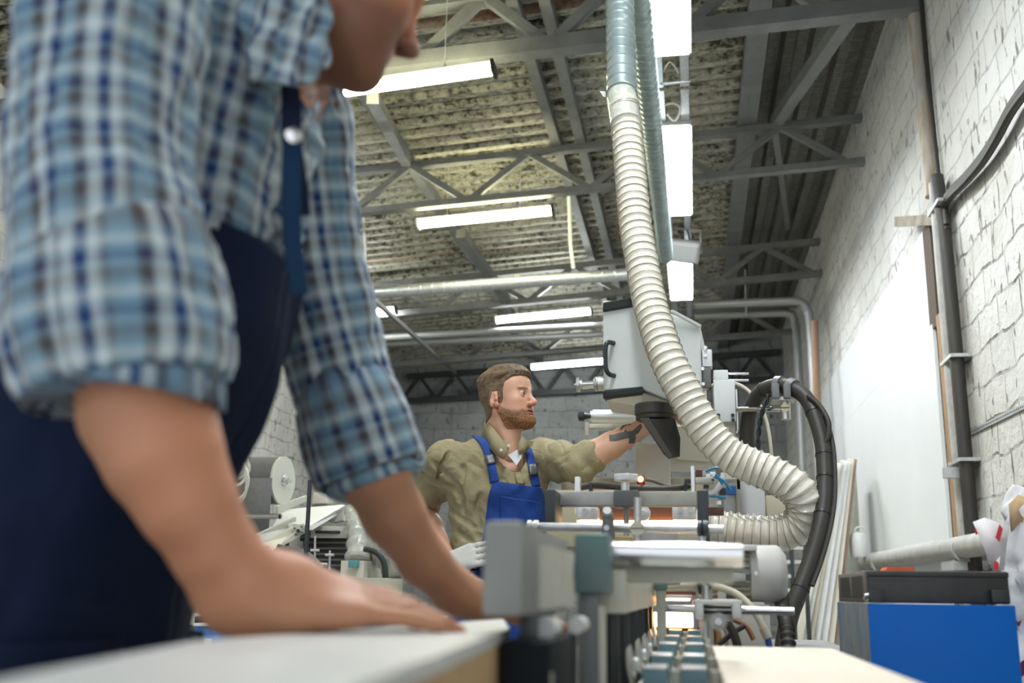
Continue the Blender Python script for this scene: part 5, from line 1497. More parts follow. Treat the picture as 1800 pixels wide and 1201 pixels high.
m = MB(); m.lathe(P(1126,842.5,3.0), (0,-1,0), [(0,0.0085),(0.003,0.008),(0.006,0.004)], 18); build('red_lens', m, mat('red_lamp_glow', (0.9,0.05,0.02), 0.3, emit=(1.0,0.08,0.03), estr=5), rl)
# fittings cluster right of the right profile
M_bluetube = mat('blue_air_tube', (0.01,0.17,0.32), 0.35); M_orange = mat('orange_plastic', (0.75,0.17,0.03), 0.4)
for (x0,y0,x1,y1,mt,nm) in ((1223,826,1235,838,M_brown,'sensor_block'),(1234,829,1242,838,M_dull,'valve'),(1240,833,1252,845,M_sat,'fitting'),(1248,830,1258,838,M_alu,'fitting'),(1224,850,1234,868,M_tanp,'spacer'),(1246,866,1262,892,M_dull,'valve_block'),(1258,880,1268,888,M_alu,'fitting'),(1237,850,1246,858,M_black,'stop'),(1262,848,1272,858,M_dull,'connector'),(1225,872,1244,888,M_cream2,'connector_box'),(1245,893,1272,905,M_brown,'dark_plate'),(1265,858,1276,870,M_black,'connector')):
    pbox(x0, y0, x1, y1, 2.96, 0.04, nm, mt, t, 0.002)
for pp in (((1240,829),(1252,824),(1262,823)), ((1256,838),(1272,846),(1285,862)), ((1246,872),(1262,873),(1276,876)), ((1258,834),(1266,845),(1270,852))):
    m = MB(); m.tube(smooth_path([P(x, y, 2.9) for x, y in pp], 6), 0.0036, 8); build('air_tube', m, M_bluetube, t)
m = MB(); m.tube(smooth_path([P(x, y, 2.92) for x, y in ((1272,832),(1268,850),(1258,862),(1246,868))], 6), 0.0075, 10); build('white_tube', m, M_white, t)
# crossbar
t = thing('pressure_crossbar', P(1100,876,2.6), 'grey steel crossbar between two black end plates, with a star knob on top', 'crossbar')
pbox(976, 864, 1080, 889, 2.60, 0.05, 'left_bar', M_dull, t); pbox(1122, 864, 1230, 889, 2.60, 0.05, 'right_bar', M_greypaint, t)
cbk = pbox(1079, 862, 1123, 890, 2.57, 0.08, 'centre_clamp', mat('slate_block', (0.095,0.10,0.105), 0.45), t)
for x in (1085, 1117):
    m = MB(); m.lathe(P(x, 875, 2.575), (0,-1,0), [(0,0.0065),(0.003,0.0065),(0.003,0.004),(0.001,0.004)], 18); build('socket_screw', m, M_sat, cbk)
pbox(958, 861, 976, 918, 2.50, 0.14, 'end_plate', M_anthr, t); pbox(1226, 863, 1246, 952, 2.47, 0.02, 'end_plate', M_anthr, t)
pbox(1172,868,1174,870,2.59,0.02,'pin', M_sat, t)
m = MB(); m.cyl(P(1099,864,2.62), P(1099,848,2.62), S(7.5,2.6)); build('knob_stem', m, M_alu, t)
m = MB(); kc = P(1100,846,2.62)
star = []
for k in range(30):
    an = 2*PI*k/30; r_ = S(20.5,2.6)*(1+0.10*math.cos(5*an+0.5)) ; star.append(kc + V3(math.cos(an)*r_, math.sin(an)*r_*0.9, 0))
m.prism(star, (0,0,S(12,2.6))); o = build('star_knob', m, M_white, t); b_ = o.modifiers.new('soft_edges','BEVEL'); b_.width=0.002; b_.segments=2; b_.limit_method='ANGLE'
rod(P(1101,889,2.66), P(1101,950,2.66), S(4.8,2.66), 'drop_rod', M_dull, t)
# front round rail with clamps
t = thing('guide_rail', P(1110,929,2.38), 'round worn steel rail crossing in front of the machine, with clamps', 'guide rail')
rod(P(950,926,2.40), P(1272,931,2.36), S(7.5,2.38), 'rod', M_sat, t, seg=24)
rod(P(940,924,2.42), P(952,925,2.40), S(5,2.4), 'rod_end', M_sat, t)
m = MB(); m.lathe(P(926,925,2.38), (1,0,-0.01), [(0,0.006),(0.002,0.0135),(0.011,0.0135),(0.012,0.010),(0.015,0.010),(0.016,0.0135),(0.026,0.0135)], 22); build('collar', m, M_sat, t)
c1 = P(1069,925,2.36)
m = MB(); m.lathe(c1+V3(0,-0.004,-0.030), (0.0,0,1), [(0,0.010),(0.002,0.0145),(0.012,0.0152),(0.032,0.0125),(0.045,0.0130),(0.056,0.0125),(0.060,0.010)], 24); clp = build('rod_clamp', m, M_clip, t)
m = MB(); m.lathe(P(1067,903,2.345), (0.1,-1,0.55), [(0,0.0105),(0.010,0.0105),(0.013,0.009),(0.013,0.006)], 20); build('clamp_screw', m, M_dull, clp)
m = MB(); m.lathe(P(1066,928,2.335), (0,-1,0), [(0,0.006),(0.003,0.006),(0.003,0.0035),(0.001,0.0035)], 16); build('socket_screw', m, M_sat, clp)
rod(P(1121,875,2.36), P(1121,962,2.36), S(6.8,2.36), 'upright', M_sat, t, seg=22)
m = MB(); m.cyl(P(1120,929,2.31), P(1120,929,2.37), S(12.3,2.33), seg=30); d_ = build('clamp_disc', m, mat('cream_disc', (0.58,0.56,0.44), 0.4), t)
m = MB(); m.box(P(1120,929,2.309), (S(25,2.33), 0.003, S(1.2,2.33))); build('slot', m, M_black, d_)
m = MB(); m.lathe(P(1225,929,2.35), (1,0,-0.01), [(0,0.010),(0.002,0.0165),(0.009,0.017),(0.011,0.0135),(0.013,0.017),(0.023,0.0165),(0.025,0.010)], 22); build('black_clamp', m, M_anthr, t)
rod(P(1234,938,2.37), P(1234,962,2.37), S(6.8,2.37), 'upright', M_sat, t)
pbox(1080, 943, 1118, 962, 2.45, 0.05, 'brass_block', mat('dull_brass', (0.45,0.33,0.14), 0.45, 0.4), t)
for x in (1086, 1111):
    m = MB(); m.cyl(P(x, 954, 2.44), P(x, 954, 2.46), S(4,2.45), seg=14); build('block_hole', m, M_black, t)
rod(V3(P(1236,962,2.37).x,2.372,P(1236,962,2.37).z), V3(P(1236,962,2.37).x,2.372,0), 0.006, 'support_leg', M_sat, t)
# upright casing and cabinets behind the hose loop
t = thing('control_casing', P(1290,885,3.0), 'white and tan casing with a blue switch box, behind the hose loop', 'casing')
pbox(1273, 868, 1296, 935, 3.95, 0.2, 'white_casing', M_white, t, 0.008)
pbox(1295, 868, 1301, 930, 3.93, 0.03, 'tan_plate', M_tanp, t)
pbox(1277, 854, 1294, 869, 3.93, 0.05, 'blue_switch_box', mat('sky_blue_plastic', (0.03,0.20,0.58), 0.4), t)
pbox(1300, 845, 1348, 1130, 4.0, 0.3, 'column', mat('pale_lilac_grey', (0.56,0.57,0.57), 0.45), t)
pbox(1348, 872, 1386, 916, 4.2, 0.2, 'rear_box', M_tanp, t)
# motor
t = thing('electric_motor', P(1320,1012,2.8), 'grey finned electric motor under the curl of the cream hose', 'motor')
mc = P(1287,1010,2.85); ax = V3(1,-0.02,0)
m = MB(); m.cyl(mc - ax*0.085, mc + ax*0.045, S(40,2.85), seg=30); build('motor_body', m, M_greypaint, t)
for k in range(24):
    an = 2*PI*k/24; rr_ = S(47,2.85); a_, b_, d_ = frame_of(ax)
    q = mc + (a_*math.cos(an)+b_*math.sin(an))*(rr_-0.010); m = MB()
    rd_ = (a_*math.cos(an)+b_*math.sin(an)); Mx = Matrix((d_, rd_.cross(d_), rd_)).transposed()
    m.box(q - ax*0.02, (0.125, 0.0035, 0.026), Mx); build('cooling_fin', m, M_greypaint, t, False)
m = MB(); m.lathe(mc + ax*0.042, ax, [(0,0.066),(0.004,0.074),(0.070,0.074),(0.078,0.070),(0.092,0.050),(0.095,0.02)], 40); build('fan_cowl', m, mat('pale_grey_cast', (0.52,0.52,0.49), 0.4, col2=(0.58,0.58,0.55), nscale=8), t)
pbox(1257, 1008, 1310, 1022, 2.76, 0.04, 'terminal_plate', M_dull, t)
pbox(1262, 1040, 1276, 1053, 2.76, 0.02, 'foot_lug', M_greypaint, t)
pbox(1296, 958, 1330, 968, 2.75, 0.06, 'junction_box', M_white, t)
m = MB(); m.cyl(P(1329,1008,2.735), P(1329,1008,2.76), S(3.6,2.75), seg=14); build('cowl_screw', m, M_sat, t)
# glowing heater zone
t = thing('heater_lamp', P(1190,1080,2.7), 'glowing orange heater roller low in the machine', 'heater')
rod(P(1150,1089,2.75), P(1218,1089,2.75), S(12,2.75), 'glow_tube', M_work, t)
pbox(1150, 1040, 1222, 1046, 2.75, 0.1, 'upper_plate', M_brown, t)
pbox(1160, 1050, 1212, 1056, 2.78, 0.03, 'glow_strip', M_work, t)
pbox(1140, 1104, 1228, 1116, 2.70, 0.1, 'lower_plate', M_brown, t)
pbox(1218, 1056, 1226, 1110, 2.7, 0.08, 'lilac_plate', mat('lilac_plate', (0.35,0.36,0.52), 0.4), t)
pbox(1170, 1046, 1216, 1052, 2.70, 0.02, 'rod', M_alu, t)
# second glow: work lamp behind the crossbar
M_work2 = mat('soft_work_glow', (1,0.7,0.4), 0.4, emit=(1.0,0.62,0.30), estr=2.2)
t = thing('work_lamp', P(1200,918,3.2), 'warm work light tucked behind the crossbar', 'work lamp')
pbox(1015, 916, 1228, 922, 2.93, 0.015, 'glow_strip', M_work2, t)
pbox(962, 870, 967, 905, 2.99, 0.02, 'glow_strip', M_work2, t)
# rack rod, holder and gear
t = thing('rack_rod', P(1280,1073,2.35), 'toothed chrome rack rod in a pale holder above a small gear', 'rack')
rod(P(1166,1070,2.36), P(1396,1075,2.32), S(6.6,2.34), 'rod', M_chrome, t, seg=22)
m = MB()
for k in range(52):
    x = 1168+k*4.3; 
    if 1222 < x < 1300 or x > 1388: continue
    m.prism([P(x,1078,2.34), P(x+2.6,1078,2.34), P(x+1.3,1083,2.34)], (0,0.012,0))
build('rack_teeth', m, M_dull, t, False)
for x0, x1 in ((1222,1237),(1287,1303)):
    pbox(x0, 1057, x1, 1088, 2.29, 0.07, 'bearing_ear', M_white, t, 0.006)
pbox(1222, 1055, 1303, 1063, 2.29, 0.07, 'bridge', M_white, t)
pbox(1237, 1080, 1288, 1092, 2.32, 0.05, 'carrier', M_greypaint, t)
gc = P(1263,1093,2.27); gpts = []
for k in range(88):
    an = 2*PI*k/88; r_ = S(16,2.27) if (k % 4) < 2 else S(12.2,2.27); gpts.append(gc + V3(math.cos(an)*r_, 0, math.sin(an)*r_))
m = MB(); m.prism(gpts, (0,0.012,0)); g_ = build('gear', m, M_dull, t, False)
m = MB(); m.cyl(gc+V3(0,-0.008,0), gc, S(6,2.27), seg=20); build('hub', m, M_sat, g_)
rod(P(1240,1056,2.40), P(1240,1180,2.40), S(5,2.4), 'left_leg', M_dull, t)
rod(P(1241,1060,2.33), P(1241,1030,2.33), S(5,2.4), 'clamp_stem', M_sat, t)
# cream pipe and rods above
t = thing('air_pipe', P(1260,1035,2.4), 'cream hose arching from the grey post to a blue end near the plywood', 'hose')
ap = smooth_path([P(*q) for q in ((1172,1033,2.42),(1215,1030,2.42),(1255,1031,2.42),(1290,1042,2.42),(1315,1062,2.41),(1332,1085,2.40),(1343,1108,2.40))], 8)
m = MB(); m.tube(ap, [S(6.2,2.4)]*len(ap), 16); build('hose', m, mat('aged_cream_hose', (0.60,0.57,0.42), 0.4), t)
m = MB(); m.cyl(P(1341,1104,2.40), P(1350,1122,2.40), S(7.5,2.4)); build('metal_sleeve', m, M_tanp, t)
m = MB(); m.cyl(P(1347,1114,2.40), P(1356,1150,2.40), S(5.5,2.4)); build('blue_tube', m, mat('blue_tube', (0.01,0.07,0.30), 0.4), t)
m = MB(); m.lathe(P(1226,1032,2.40), (1,0,0), [(0,0.010),(0.002,0.016),(0.024,0.016),(0.026,0.010)], 20); build('black_clamp', m, M_anthr, t)
for x in (1220, 1250):
    m = MB(); m.cyl(P(x,1031,2.41), P(x+4,1031,2.41), S(8,2.4)); build('hose_band', m, M_tanp, t)
# clutter below the rack
t = thing('hoses_and_lines', P(1290,1115,2.6), 'tangle of hoses and lines below the rack rod', 'hoses')
for k, (pp, r_, mt) in enumerate(((((1275,1090),(1290,1115),(1300,1150)),.010,M_rubber), (((1310,1100),(1290,1112),(1262,1135)),.006,M_rubber), (((1285,1088),(1310,1100),(1325,1125)),.006,mat('copper_line',(0.36,0.17,0.08),0.4,0.5)),
        (((1258,1100),(1262,1120),(1258,1150)),.008,mat('amber_hose',(0.55,0.28,0.10),0.4)), (((1268,1095),(1278,1118),(1274,1150)),.004,M_dull), (((1249,1085),(1250,1110),(1252,1150)),.008,M_navyB))):
    m = MB(); m.tube(smooth_path([P(x, y, 2.5+0.02*k) for x, y in pp], 6), r_, 10); build('line', m, mt, t)
t = thing('corrugated_cable', P(1380,1110,2.7), 'black corrugated conduit standing between the rack and the thick cable', 'conduit')
cp = smooth_path([P(*q) for q in ((1372,1040,2.9),(1376,1070,2.8),(1384,1110,2.7),(1388,1180,2.65))], 26)
m = MB(); m.tube(cp, [0.0165 + 0.0022*math.sin(i*1.6) for i in range(len(cp))], 18); build('conduit', m, M_rubber, t)
# machine base, mostly hidden by the front rail
t = thing('machine_stand', V3(0.0,3.1,0.0), 'grey base and legs carrying the edge machine', 'machine base')
for bb, nm, mt in (((-0.33,0.42,3.05,3.75,0.78,0.86),'table_slab',M_dull), ((-0.28,0.36,3.15,3.65,0.0,0.78),'pedestal',M_greypaint)):
    m = MB(); m.bx(*bb, 0.01); build(nm, m, mt, t)
pbox(1228, 1056, 1300, 1135, 2.75, 0.1, 'pale_side_panel', M_cream2, t)
pbox(1300, 1064, 1345, 1180, 2.72, 0.1, 'side_panel', mat('side_enamel',(0.52,0.50,0.46),0.4), t)
# supports that reach the base, behind the visible parts
for x_, y_, z0, z1, w_ in ((P(1101,950,2.66).x,2.68,0.0,1.10,0.03), (P(967,880,2.55).x,2.60,0.0,1.12,0.03), (P(1236,880,2.55).x,2.55,0.0,1.10,0.03)):
    m = MB(); m.bx(x_-w_/2, x_+w_/2, y_-w_/2, y_+w_/2, z0, z1); build('frame_post', m, M_dull, t, False)
# ------------------------------------------------------------------ blurred pressure beam in the foreground
M_greyblk = mat('scuffed_grey_green_paint', (0.245,0.245,0.23), 0.6, col2=(0.19,0.215,0.205), nscale=7, contrast=0.1)
M_teal = mat('teal_grey_paint', (0.15,0.17,0.18), 0.5, col2=(0.05,0.21,0.19), nscale=11, contrast=0.2)
M_beige = mat('beige_beam_paint', (0.48,0.48,0.40), 0.45, col2=(0.55,0.55,0.48), nscale=9)
M_tealb = mat('petrol_blue_blocks', (0.10,0.20,0.235), 0.45, col2=(0.14,0.26,0.30), nscale=20)
M_bone = mat('bone_plastic', (0.60,0.59,0.50), 0.4)
def bx(name, mt, parent, *b, bev=0.004, **kw):
    m = MB(); m.bx(*b, bev); return build(name, m, mt, parent, True, kw.get('label'), kw.get('cat'), kw.get('group'))
# big near clamp block
t = thing('clamp_block', V3(-0.167,1.13,0.0), 'large blurred grey block standing at the board\'s right edge, left of the chrome bar', 'machine block')
bx('block', M_greyblk, t, -0.186,-0.149,0.95,1.30,0.979,1.062, bev=0.006)
for y in (1.06, 1.12, 1.19, 1.25):
    m = MB(); m.cyl((-0.149,y,0.985), (-0.149,y,1.045), 0.012, seg=16); build('rib', m, M_beige, t)
bx('block_foot', mat('near_black_paint', (0.008,0.011,0.014), 0.8, spec=0.2), t, -0.175,-0.130,0.99,1.22,0.50,0.957, bev=0.003)
bx('spacer', M_anthr, t, -0.165,-0.152,1.03,1.20,0.95,0.985)
bx('stand', M_anthr, t, -0.160,-0.120,1.00,1.26,0.0,0.51)
for x, y, r in ((-0.146,1.10,0.011),(-0.128,1.22,0.009)):
    m = MB(); m.cyl((x,y-0.03,0.966), (x,y+0.03,0.966), r, seg=20); build('bright_roller', m, M_white, t)
m = MB(); m.cyl((-0.135,1.0,0.93), (-0.135,1.0,0.70), 0.007); build('guide_pin', m, M_sat, t)
# second post with teal head
t = thing('beam_post', V3(-0.125,1.37,0.0), 'grey post with a scuffed teal head holding the left end of the chrome bar', 'post')
bx('head', M_teal, t, -0.146,-0.104,1.34,1.42,1.000,1.072, bev=0.004)
bx('shaft', M_clip, t, -0.143,-0.118,1.35,1.41,0.0,1.0, bev=0.003)
bx('side_plate', M_beige, t, -0.118,-0.113,1.345,1.415,0.0,0.985, bev=0.001)
m = MB(); m.cyl((-0.16,1.36,1.028), (-0.146,1.36,1.028), 0.013); build('dark_bolt', m, M_black, t)
# chrome bar across
t = thing('chrome_bar', V3(-0.02,1.47,1.0), 'thick polished bar crossing the foreground, blurred, right of the teal post head', 'bar')
rod(V3(-0.112,1.44,1.052), V3(0.062,1.44,1.050), 0.0155, 'bar', M_chrome, t, seg=28)
bx('bar_holder', M_greypaint, t, -0.112,0.050,1.455,1.49,1.014,1.040, bev=0.004)
# beam
t = thing('pressure_beam', V3(-0.10,2.0,0.0), 'beige beam running away from the camera with a row of black rods beneath', 'beam')
bx('beam', M_beige, t, -0.119,-0.088,1.42,2.95,0.975,1.030, bev=0.003)
ys_ = [1.49+0.235*k for k in range(6)]
for k, y in enumerate(ys_):
    m = MB(); m.cyl((-0.112,y,0.972), (-0.112,y,0.80), 0.0105, seg=18); m.cyl((-0.112,y,0.972), (-0.112,y,0.985), 0.006); build('black_rod', m, M_black, t)
for k, y in enumerate((1.62,1.86,2.1,2.34,2.58)):
    m = MB(); m.lathe((-0.100,y,0.898), (1,0,0.1), [(0,0.010),(0.002,0.024),(0.007,0.030),(0.009,0.029),(0.012,0.012),(0.018,0.010)], 26); build('pressure_wheel', m, M_sat, t)
bx('foot', M_greyblk, t, -0.119,-0.088,1.46,2.9,0.0,0.80, bev=0.003)
# clamp blocks, two rows
k = 0
t = thing('block_rail', V3(-0.02,1.9,0.0), 'bone coloured rail under the two rows of petrol blue pads', 'rail')
bx('rail', M_bone, t, -0.078,0.018,1.24,2.66,0.862,0.884, bev=0.002)
bx('rail_stand', M_greyblk, t, -0.070,0.010,1.26,2.60,0.0,0.862, bev=0.002)
ordn = ['nearest', 'second', 'third', 'fourth', 'farthest']
for row, X in (('left', -0.0475), ('right', -0.0035)):
    for k in range(5):
        y = (1.26, 1.52, 1.87, 2.20, 2.57)[k]
        t = thing('pressure_pad', V3(X, y, 0.884), f'{ordn[k]} petrol blue pad of the {row} row beside the plywood', 'pad', 'petrol blue pressure pads in two rows')
        bx('pad', M_tealb, t, X-0.0145, X+0.0145, y, y+0.045, 0.893, 0.918, bev=0.002)
        bx('wear_cap', M_sat, t, X-0.0145, X+0.0145, y, y+0.045, 0.918, 0.9205, bev=0.0008)
        m = MB(); m.cyl((X+0.024,y+0.03,0.888), (X+0.024,y+0.03,0.916), 0.0075, seg=16); m.cyl((X+0.024,y+0.03,0.884), (X+0.024,y+0.03,0.890), 0.010, seg=16); build('adjusting_screw', m, M_bone, t)
        bx('foot', M_bone, t, X-0.010, X+0.010, y+0.005, y+0.05, 0.884, 0.893, bev=0.001)
# mid post with rod
t = thing('rod_post', V3(-0.075,2.35,0.0), 'grey post with a chipped teal collar holding a short chrome rod, mid distance', 'post')
p = P(1161,1025,2.35)
bx('collar', M_teal, t, P(1150,1020,2.35).x, P(1173,1020,2.35).x, 2.33, 2.38, P(1160,1038,2.35).z, P(1160,1008,2.35).z, bev=0.003)
bx('shaft', M_greypaint, t, P(1153,1020,2.35).x, P(1170,1020,2.35).x, 2.335, 2.375, 0.0, P(1160,1038,2.35).z, bev=0.002)
rod(P(1144,1014,2.33), P(1257,1014,2.33), S(7.5,2.33), 'rod', M_chrome, t, seg=24)
rod(P(1172,1026,2.36), P(1196,1026,2.36), S(3.5,2.36), 'lower_rod', M_greypaint, t)
# plywood
t = thing('plywood_sheet', V3(0.12,1.5,0.90), 'pale birch plywood sheet lying at the lower right', 'plywood')
M_ply = mat('birch_plywood', (0.66,0.57,0.45), 0.55, col2=(0.71,0.63,0.52), nscale=5, stretch=(4,1,1))
M_plye = mat('plywood_edge', (0.45,0.33,0.20), 0.7)
x0 = 0.0262; x1 = 0.219; zt_ = 0.917
m = MB(); m.bx(x0, x1, 0.75, 1.88, zt_-0.006, zt_, 0.001); build('face_veneer', m, M_ply, t, False)
m = MB(); m.bx(x0, x1, 0.75, 1.88, zt_-0.018, zt_-0.006); build('core', m, M_plye, t, False)
t = thing('outfeed_table', V3(0.12,1.5,0.0), 'dark outfeed table under the plywood sheet', 'table')
bx('top', M_anthr, t, x0+0.005, x1-0.01, 0.80, 1.84, 0.86, zt_-0.018, bev=0.002)
for xx in (x0+0.03, x1-0.04):
    for yy in (0.86, 1.78): bx('leg', M_anthr, t, xx-0.015, xx+0.015, yy-0.015, yy+0.015, 0.0, 0.86, bev=0.001)
# ------------------------------------------------------------------ right side
M_blue = mat('gloss_blue_paint', (0.0,0.12,0.50), 0.45, spec=0.2)
M_bluew = mat('worn_blue_paint', (0.07,0.17,0.26), 0.6, col2=(0.28,0.25,0.21), nscale=16, contrast=0.3)
t = thing('blue_cabinet', V3(0.55,2.65,0.0), 'bright blue cabinet with a scraped left side at the lower right', 'cabinet')
X0, X1, YF_, YB_ = P(1528,1100,2.40).x, P(1788,1100,2.40).x, 2.40, 2.90
ZT = P(1640,1063,2.40).z
bx('front_panel', M_blue, t, X0, X1, YF_, YF_+0.02, 0.02, ZT, bev=0.002)
bx('side_panel', M_bluew, t, X0-0.001, X0+0.02, YF_+0.004, YB_, 0.02, ZT, bev=0.002)
bx('body', M_blue, t, X0+0.02, X1-0.002, YF_+0.02, YB_, 0.02, ZT-0.004, bev=0.002)
bx('plinth', M_black, t, X0+0.02, X1-0.02, YF_+0.03, YB_-0.02, 0.0, 0.02, bev=0.001)
t = thing('black_appliance', V3(0.55,2.65,ZT), 'flat black appliance with a slotted left end lying on the blue cabinet', 'appliance')
zt2 = P(1650,1004,2.42).z
XA, XB = P(1526,1030,2.42).x, P(1774,1030,2.42).x
M_blkw = mat('scuffed_black_plastic', (0.016,0.016,0.017), 0.35, col2=(0.03,0.03,0.03), nscale=12)
bx('case', M_blkw, t, XA, XB, 2.42, 2.88, ZT+0.002, zt2, bev=0.004)
bx('top_ridge', M_blkw, t, XA, XB, 2.415, 2.43, zt2-0.012, zt2-0.002, bev=0.002)
M_vent = mat('dusty_vent', (0.20,0.18,0.155), 0.7)
bx('vent_frame', M_vent, t, XA-0.006, XA+0.001, 2.43, 2.86, ZT+0.004, zt2-0.002, bev=0.002)
for r_ in range(8):
    for c_ in range(2):
        z = ZT+0.012 + r_*(zt2-ZT-0.02)/8
        bx('vent_slot', M_black, t, XA-0.0072, XA-0.005, 2.45+c_*0.20, 2.62+c_*0.20, z, z+0.0035, bev=0)
bx('front_foot', M_black, t, P(1528,1050,2.4).x, P(1555,1050,2.4).x, 2.405, 2.42, P(1540,1060,2.4).z, P(1540,1037,2.4).z, bev=0.001)
bx('front_foot', M_black, t, P(1745,1050,2.4).x, P(1777,1050,2.4).x, 2.405, 2.42, P(1760,1060,2.4).z, P(1760,1037,2.4).z, bev=0.001)
m = MB(); m.cyl(P(1520,1047,2.405), P(1527,1046,2.405), 0.003); build('latch_pin', m, M_sat, t)
m = MB(); m.tube(smooth_path([P(1521,1047,2.40), P(1518,1052,2.40), P(1523,1058,2.40), P(1526,1052,2.40)],5), 0.0008, 6); build('latch_wire', m, M_sat, t)
m = MB(); zz = zt2+0.001; y0_ = 2.55
poly = [P(1554,1004,2.62), P(1560,995,2.62), P(1604,995,2.62), P(1611,1004,2.62)]
dz = zz - poly[0].z
m.prism([p + V3(0,0,dz) for p in poly], (0,0.08,0)); build('orange_tray', m, mat('orange_plastic_tray', (0.80,0.13,0.03), 0.4), None, False, 'small orange plastic tray on top of the black appliance', 'tray')
# wall pipe low down
M_wpipe = mat('dusty_grey_pipe', (0.30,0.30,0.285), 0.6, col2=(0.40,0.40,0.37), nscale=9)
t = thing('wall_pipe', P(1600,965,7.5), 'fat dusty grey pipe running low along the right wall above the blue cabinet', 'pipe')
q0, q1 = P(1742,948,5.6), P(1478,988,10.6); q0.x = q1.x = 1.50
m = MB(); m.cyl(V3(1.48, 5.5, q0.z-0.01), V3(1.48, 11.0, q1.z-0.01), 0.062, seg=28); build('pipe', m, M_wpipe, t)
for y in (6.35, 9.2):
    m = MB(); m.cyl(V3(1.48,y,1.262+0.0*y), V3(1.48,y+0.03,1.262), 0.070, seg=28); build('pipe_joint', m, M_wpipe, t)
    m = MB(); m.bx(1.42, 1.60, y+0.02, y+0.34, 1.15, 1.20); build('bracket', m, M_galv, t, False)
t = thing('white_canister', V3(1.4,9.7,1.33), 'small white canister standing on the wall pipe against the white panel', 'canister')
cq = P(1510,952,9.6); m = MB(); m.lathe(V3(cq.x, cq.y, 1.325), (0,0,1), [(0,0.072),(0.02,0.078),(0.15,0.078),(0.20,0.062),(0.215,0.03)], 24); build('body', m, M_white, t)
m = MB(); m.tube(smooth_path([V3(cq.x-0.04,cq.y-0.04,1.53), V3(cq.x-0.02,cq.y-0.05,1.57), V3(cq.x+0.03,cq.y-0.05,1.57), V3(cq.x+0.05,cq.y-0.04,1.52)],6), 0.008, 8); build('handle', m, M_white, t)
# white wall panels
M_panel = mat('white_wall_panel', (0.66,0.68,0.69), 0.38, col2=(0.70,0.72,0.73), nscale=1.2, spec=0.5)
m = MB(); m.bx(1.572, 1.590, 7.2, 14.4, 2.745, 3.40); build('wall_panel', m, M_panel, None, False, 'upper white sheet panel fixed to the right wall', 'panel', 'white panels on the right wall')
m = MB(); m.bx(1.566, 1.588, 7.1, 14.4, 0.02, 2.735); build('wall_panel', m, M_panel, None, False, 'large lower white sheet panel on the right wall, under the seam', 'panel', 'white panels on the right wall')
M_batten = mat('brown_batten', (0.36,0.22,0.11), 0.7, col2=(0.20,0.11,0.055), nscale=12, stretch=(6,6,1))
m = MB(); m.bx(1.555, 1.60, 6.80, 6.93, 0.0, 2.74); build('batten_or_gap', m, M_batten, None, False, 'brown wooden batten beside the right edge of the lower white panel', 'batten')
m = MB(); m.bx(1.57, 1.60, 6.96, 7.18, 2.70, 3.40); build('batten_or_gap', m, mat('dark_gap_strip', (0.07,0.045,0.03), 0.8), None, False, 'short dark strip painted in for the shaded gap beside the upper white panel', 'batten')  # near-black strip stands in for the shade of the gap beside the sheet
# vertical pipes
t = thing('vertical_pipe', V3(1.5,6.5,0), 'tall grey and black pipe pair standing against the right wall beside the panels', 'pipe')
m = MB(); m.cyl(V3(1.54,6.52,0.0), V3(1.54,6.56,3.50), 0.048, seg=20); build('grey_pipe', m, M_wpipe, t)
m = MB(); m.tube(smooth_path([V3(1.53,6.38,0.0), V3(1.53,6.38,1.8), V3(1.53,6.42,3.0), V3(1.53,6.50,3.52)], 8), 0.040, 16); build('black_cable', m, M_rubber, t)
for z in (1.75, 2.35, 3.3):
    m = MB(); m.bx(1.485,1.598,6.33,6.62,z,z+0.02); o = build('band', m, M_galv, t)
t = thing('upper_wall_pipe', V3(1.55,6.8,3.5), 'slim rust-streaked pipe climbing the right wall above the bracket', 'pipe')
m = MB(); m.cyl(V3(1.565,6.80,3.5), V3(1.575,6.95,5.5), 0.045, seg=18); build('pipe', m, mat('rust_streaked_paint', (0.50,0.49,0.44), 0.6, col2=(0.30,0.20,0.10), nscale=3, stretch=(3,3,0.6), contrast=0.6), t)
m = MB(); m.tube(smooth_path([V3(1.57,6.62,3.5), V3(1.575,6.70,4.4), V3(1.58,6.72,5.5)], 8), 0.016, 10); build('thin_cable', m, M_rubber, t)
t = thing('cable_bundle', V3(1.54,5.6,4), 'thick black cable bundle rising across the right wall to the upper corner', 'cable')
bp = smooth_path([WX(x_, y_, 1.54) for x_, y_ in ((1664,405),(1660,378),(1662,358),(1676,340),(1700,316),(1728,282),(1752,243),(1776,198),(1805,158),(1860,90))], 8)
for k, (dy, dz, r_) in enumerate(((0,0,0.024),(0.03,0.02,0.016),(-0.02,0.03,0.018),(0.0,0.045,0.010))):
    m = MB(); m.tube([p + V3(0, dy, dz) for p in bp], r_, 10); build('cable', m, M_rubber, t)
t = thing('wall_bracket', V3(1.5,6.9,3.5), 'rusty flat bar sticking out from the pipe over the white panels', 'bracket')
m = MB(); m.bar(P(1578,390,7.5), P(1656,386,6.7), 0.05, 0.07); build('flat_bar', m, mat('rusty_grey_steel', (0.28,0.25,0.19), 0.7, col2=(0.16,0.12,0.08), nscale=9), t, False)
t = thing('small_clip', V3(1.5,6.6,1.6), 'small square steel bracket on the grey pipe low beside the white panel', 'bracket')
m = MB(); m.bx(1.42, 1.55, 6.42, 6.48, 1.665, 1.725); build('plate', m, M_galv, t, False)
t = thing('perforated_strip', V3(1.59,5.6,2), 'perforated metal strip nailed along the block joint at the right edge', 'metal strip')
s0, s1 = WX(1704,762,1.592), WX(1800,714,1.592)
m = MB(); m.bar(s0, s1, 0.006, 0.028, up=(0,0,1)); sb_ = build('strip', m, M_galv, t, False)
m = MB()
for k in range(34):
    q = s0.lerp(s1, (k+0.5)/34); m.cyl(q+V3(-0.0045,0,0), q+V3(-0.003,0,0), 0.006, seg=8)
